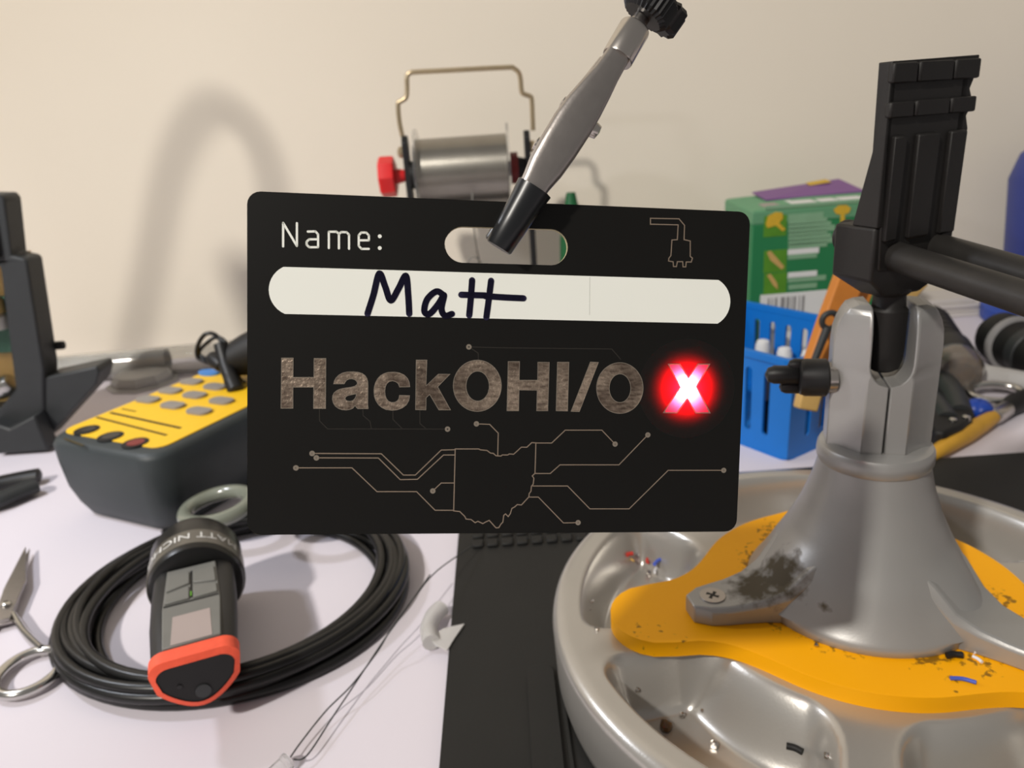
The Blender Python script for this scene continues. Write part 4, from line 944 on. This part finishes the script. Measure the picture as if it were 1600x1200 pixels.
for k, (u, w) in enumerate(((.014, .0012), (.017, .0006), (.0195, .0016), (.024, .003), (.0285, .002), (.032, .0008), (.034, .0016), (.038, .0008), (.0405, .0018))):
    obj('barcode_bar', xbox(u, u + w, -.0008, -.0003, bz0, bz1), 'bar_grey', cb_, world=True)

# ------------------------------------------------------------------ blue slotted basket and what stands in it
BN_ = Vector((.1555, .4010, 0)); bu = Vector((.84, .543, 0)).normalized(); bv = Vector((-.543, .84, 0)).normalized()
bk = thing('plastic_basket', 'bright blue slotted plastic basket beside the vise', 'basket', BN_)
BU, BV, BHh = .086, .108, .062
def kp_(u, v, z):
    k = 1 - (z / BHh) * .045          # walls flare slightly outwards
    cu, cv = BU / 2, BV / 2
    return BN_ + bu * (cu + (u - cu) / k) + bv * (cv + (v - cv) / k) + Vector((0, 0, z))
def slotted(name, to3, length, h, nslots, r=.0022, z0=.012, z1=.052, m0=.010):
    holes = []
    for k in range(nslots):
        c = m0 + (length - 2 * m0) * (k + .5) / nslots; holes.append(rrect(c - r, c + r, z0, z1, r * .98, 4))
    v, f = prism([(0, 0.002), (length, .002), (length, h), (0, h)], 0, .0018, holes); obj(name, ([to3(*p) for p in v], f), 'basket', bk, world=True)
slotted('wall_panel', lambda s, z, t: kp_(s, t, z), BU, BHh, 5)
slotted('wall_panel', lambda s, z, t: kp_(t, s, z), BV, BHh, 7)
slotted('wall_panel', lambda s, z, t: kp_(BU - t, s, z), BV, BHh, 7)
slotted('wall_panel', lambda s, z, t: kp_(s, BV - t, z), BU, BHh, 5)
v, f = prism(rrect(0, BU, 0, BV, .006), .0, .0025); obj('bottom_panel', ([kp_(*p) for p in v], f), 'basket', bk, world=True)
o_, i_ = rrect(-.0012, BU + .0012, -.0012, BV + .0012, .007), rrect(.0020, BU - .0020, .0020, BV - .0020, .005)
v, f = prism(o_, BHh - .004, BHh + .0006, [i_]); obj('rim', ([kp_(*p) for p in v], f), 'basket', bk, world=True, bevel=.0006)
def marker(u, v_, lean, col, capm, label, h=.085):
    p = kp_(u, v_, .0030); p.x = (BN_ + bu * u + bv * v_).x; p.y = (BN_ + bu * u + bv * v_).y; q = p + Vector((lean[0], lean[1], 1)).normalized()
    t = thing('marker_pen', label, 'pen', p, group='pens standing in the blue basket')
    obj('barrel', lathe_on([(.0030, 0), (.0046, .0006), (.0048, .004), (.0048, h * .6)], p, q, 20), col, t, world=True)
    obj('cap', lathe_on([(.0050, h * .6), (.0050, h * .9), (.0040, h * .98), (.0020, h)], p, q, 20), capm, t, world=True)
marker(.012, .030, (.05, .1), 'black', 'bar_grey', 'black pen with grey cap nearest the basket front corner', .040)
marker(.013, .055, (.05, .05), 'dark_plastic', 'head_black', 'dark grey pen with black cap along the near basket wall', .040)
marker(.072, .040, (.02, .05), 'green_dark', 'white_print', 'dark green pen with white cap at the far basket wall', .040)
marker(.072, .058, (.0, .05), 'green_dark', 'white_print', 'middle dark green pen with white cap at far basket wall', .038)
marker(.072, .078, (.02, -.04), 'black', 'white_print', 'black pen with white cap at the far basket wall', .040)
marker(.045, .012, (-.02, .1), 'pencil', 'green_dark', 'yellow pen with green cap behind the right basket wall', .038)
# wooden clamp leaning over the basket's right side
wc = thing('wooden_clamp', 'orange wooden spring clamp with steel eye leaning behind the vise knob', 'clamp', at_z(1262, 690, 0) + Vector((.05, .0, 0)))
yc = .386
def bar(p, q, w0, w1, y, dy):
    a, b2 = at_y(*p, y), at_y(*q, y + dy); d = (b2 - a).normalized(); s = Vector((d.z, 0, -d.x)).normalized(); t = d.cross(s)
    return loft([[c + s * (w * i) + t * (.004 * j) for i, j in ((-1, -1), (1, -1), (1, 1), (-1, 1))] for c, w in ((a, w0), (a + (b2 - a) * .5, (w0 + w1) / 2 * 1.1), (b2, w1))])
obj('jaw', bar((1262, 600), (1330, 425), .0052, .0075, yc, .022), 'wood_orange', wc, world=True, bevel=.0008)
obj('jaw', bar((1290, 590), (1352, 430), .0045, .0062, yc + .010, .022), 'wood_orange', wc, world=True, bevel=.0008)
obj('pale_end', bar((1258, 640), (1270, 590), .0055, .0050, yc - .002, .004), 'wood_pale', wc, world=True, bevel=.001)
obj('jaw', bar((1296, 585), (1436, 436), .0040, .0045, yc + .008, .022), 'wood_pale', wc, world=True, bevel=.0008)
e0 = at_y(1297, 501, yc - .006); e1 = at_y(1268, 575, yc - .010)
obj('steel_eye', sweep([e0 + Vector((.0042 * cos(t), 0, .0042 * sin(t))) for t in [2 * pi * k / 20 for k in range(20)]], .0016, 10, True), 'dark_plastic', wc, world=True)
obj('steel_shank', cyl(e0 + (e1 - e0).normalized() * .004, e1, .0022, 14, .0018), 'dark_plastic', wc, world=True)

# ------------------------------------------------------------------ clutter on the right
tb = thing('connector_tube', 'dark ribbed tube with gold-flecked clear end behind the vise post', 'tube', at_z(1475, 560, 0))
t0, t1 = at_z(1452, 500, .020), at_z(1503, 588, .016); tl = (t1 - t0).length
prf = [(.010, 0), (.0130, .002)]
for k in range(6): z = .008 + k * tl * .09; prf += [(.0130, z), (.0142, z + .003), (.0142, z + tl * .06), (.0132, z + tl * .07)]
prf += [(.0158, tl * .62), (.0158, tl * .82), (.014, tl * .83)]
obj('ribbed_body', lathe_on(prf, t0, t1, 40), 'head_black', tb, world=True)
obj('amber_fill', lathe_on([(.0132, tl * .83), (.0142, tl * .84), (.0135, tl * .93), (.008, tl * .965)], t0, t1, 32), 'cone_amber', tb, world=True)
obj('clear_end', lathe_on([(.0154, tl * .825), (.0156, tl * .92), (.0128, tl * .98), (.005, tl * 1.0)], t0, t1, 32), 'clear', tb, world=True)
cs = thing('glass_rod', 'clear glass rod with its glare coloured in milky white at the right edge', 'rod', at_z(1560, 590, 0))
g0, g1 = at_z(1520, 583, .008), at_z(1680, 612, .008)
obj('rod_body', rod_round(g0, g1, .0075, 24, .6), 'milky', cs, world=True)  # milky white colour stands in for the bright reflection on the rod
sr = thing('steel_scissors', 'steel scissors with blue grip among the tools at the right edge', 'scissors', at_z(1550, 625, 0))
rc1 = at_z(1556, 614, .006)
obj('finger_ring', sweep([rc1 + Vector((.0165 * cos(t), .011 * sin(t), .002 * sin(t))) for t in [2 * pi * k / 28 for k in range(28)]], .0028, 12, True), 'steel', sr, world=True)
obj('shank', sweep(smooth_path([rc1 + Vector((-.0165, 0, 0)), at_z(1510, 605, .007), at_z(1490, 598, .007)], 5), .0026, 12), 'steel', sr, world=True)
obj('blade', sweep([at_z(1490, 598, .007), at_z(1440, 570, .007)], [.003, .001], 8), 'steel', sr, world=True)
obj('blue_grip', sweep(smooth_path([at_z(1513, 646, .007), at_z(1528, 640, .008), at_z(1540, 650, .007)], 5), [.0045, .0060, .0068, .0072, .0074, .0074, .0074, .0070, .0066, .0060, .0045], 14), 'royal', sr, world=True)
bpq = thing('cutting_pliers', 'black diagonal cutters lying behind the vise post', 'pliers', at_z(1470, 650, 0))
obj('handle', sweep(smooth_path([at_z(1452, 560, .008), at_z(1470, 590, .010), at_z(1490, 620, .011), at_z(1500, 650, .010)], 5), .0075, 14), 'dark_plastic', bpq, world=True)
obj('handle', sweep(smooth_path([at_z(1430, 590, .008), at_z(1446, 615, .009), at_z(1468, 640, .010), at_z(1480, 660, .010)], 5), .0070, 14), 'dark_plastic', bpq, world=True)
hc = at_z(1478, 662, .008)
obj('cutter_head', loft([[hc + Vector((s * -.6, s * -.8, 0)) + Vector((a * w * .8, -a * w * .6, b2 * .0065)) for a, b2 in ((-1, -1), (1, -1), (1, 1), (-1, 1))] for s, w in ((-.012, .010), (0, .0135), (.014, .010), (.03, .003))]), 'black', bpq, world=True, bevel=.002)
for px, py in ((1480, 639), (1489, 656), (1510, 652)):
    c = at_z(px, py, .0150); obj('rivet', mv(lathe([(.0022, -.0018), (.0022, .0006), (.0012, .0012)], 14), c), 'steel', bpq, world=True)
pc = thing('paint_brush', 'ochre wooden brush handle with bright ferrule pointing at the vise', 'brush', at_z(1500, 690, 0))
h0, h1 = at_z(1438, 722, .005), at_z(1551, 652, .006); hd = (h1 - h0); hl = hd.length
obj('handle', lathe_on([(.0020, 0), (.0034, .004), (.0046, hl * .3), (.0056, hl * .6), (.0050, hl * .85), (.0042, hl)], h0, h1, 20), 'pencil', pc, world=True)
obj('ferrule', lathe_on([(.0044, hl), (.0052, hl + .001), (.0052, hl + .018), (.0048, hl + .019)], h0, h1, 20), 'nickel', pc, world=True)
obj('bristles', lathe_on([(.0046, hl + .018), (.0066, hl + .030), (.0050, hl + .050), (.0020, hl + .056)], h0, h1, 20), 'black', pc, world=True)
rb_ = thing('rubber_bulb', 'black rubber blower bulb with grey ring at the right edge', 'blower', at_z(1575, 545, 0))
c0, c1 = at_z(1552, 520, .020), at_z(1660, 575, .020); cl_ = (c1 - c0).length
obj('bulb', lathe_on([(.006, 0), (.014, .002), (.0185, .010), (.0195, .020), (.0185, .030), (.0165, .040), (.0165, cl_), (.012, cl_ + .004)], c0, c1, 32), 'black', rb_, world=True)
obj('ring', lathe_on([(.0190, .027), (.0205, .028), (.0205, .032), (.0188, .033)], c0, c1, 32), 'bar_grey', rb_, world=True)
obj('nozzle_band', lathe_on([(.0166, .046), (.0176, .047), (.0176, .056), (.0166, .057)], c0, c1, 32), 'dark_plastic', rb_, world=True)
bb = thing('blue_bin', 'blue plastic bin standing at the right edge of the table', 'bin', (.52, .635, 0))
cbn = Vector((at_y(1577, 400, .64).x + .070, .632, 0))
obj('bin_body', mv(lathe([(.060, 0), (.064, .003), (.072, .120), (.066, .140), (.058, .148)], 48), cbn), 'navy', bb, world=True)
obj('bin_foot', mv(lathe([(.078, 0), (.080, .002), (.080, .012), (.070, .020)], 48), cbn), 'royal', bb, world=True)
bs = thing('paper_stack', 'low off-white stack of card along the wall on the right', 'card stack', (.46, .685, 0))
for k in range(4):
    obj('card', box(.27 + .004 * k, .432 - .003 * k, .668 + .002 * (k % 2), .708, .0002 + .0042 * k, .0042 * (k + 1)), 'book', bs, world=True, bevel=.0004)

# ------------------------------------------------------------------ clear LED with long leads, plastic bits on the paper
le_ = thing('through_hole_led', 'clear LED with two long bent wire leads at the bottom edge', 'LED', at_z(440, 1195, 0))
def gz(px, py, z=.0006): return at_z(px, py, z)
b0 = gz(446, 1192, .0030); b1 = gz(418, 1218, .0030)
obj('lens', lathe_on([(.0029, -.001), (.0029, 0), (.0025, .0001), (.0025, .0050), (.0021, .0066), (.0010, .0075)], b0, b1, 24), 'clear', le_, world=True)
obj('lead', sweep(smooth_path([b0 + (b1 - b0) * -.2, gz(470, 1160, .003), gz(510, 1110, .004), gz(550, 1070, .006), gz(590, 1018, .008), gz(610, 985, .012), gz(650, 930, .016), gz(685, 890, .014), gz(740, 852, .008)], 6), .00028, 8), 'dark_plastic', le_, world=True)
obj('lead', sweep(smooth_path([b0 + (b1 - b0) * -.2 + Vector((.0015, 0, 0)), gz(480, 1180, .003), gz(520, 1120, .004), gz(555, 1068, .005), gz(600, 1000, .008), gz(625, 965, .010), gz(672, 898, .012)], 6), .00028, 8), 'dark_plastic', le_, world=True)
pt = obj('plastic_sleeve', sweep(smooth_path([gz(690, 950, .0042), gz(676, 965, .0040), gz(670, 985, .0040), gz(674, 1004, .0040)], 6), .0036, 14), 'milky'); tag(pt, 'short milky plastic sleeve at the mat edge', 'sleeve')
fl = obj('clear_film', prism([tuple(gz(x, y)[:2]) for x, y in ((672, 1010), (695, 995), (727, 988), (712, 1010), (700, 1030), (682, 1022))], .0045, .0049), 'milky'); tag(fl, 'scrap of clear film lapping over the edge of the black mat', 'plastic film')
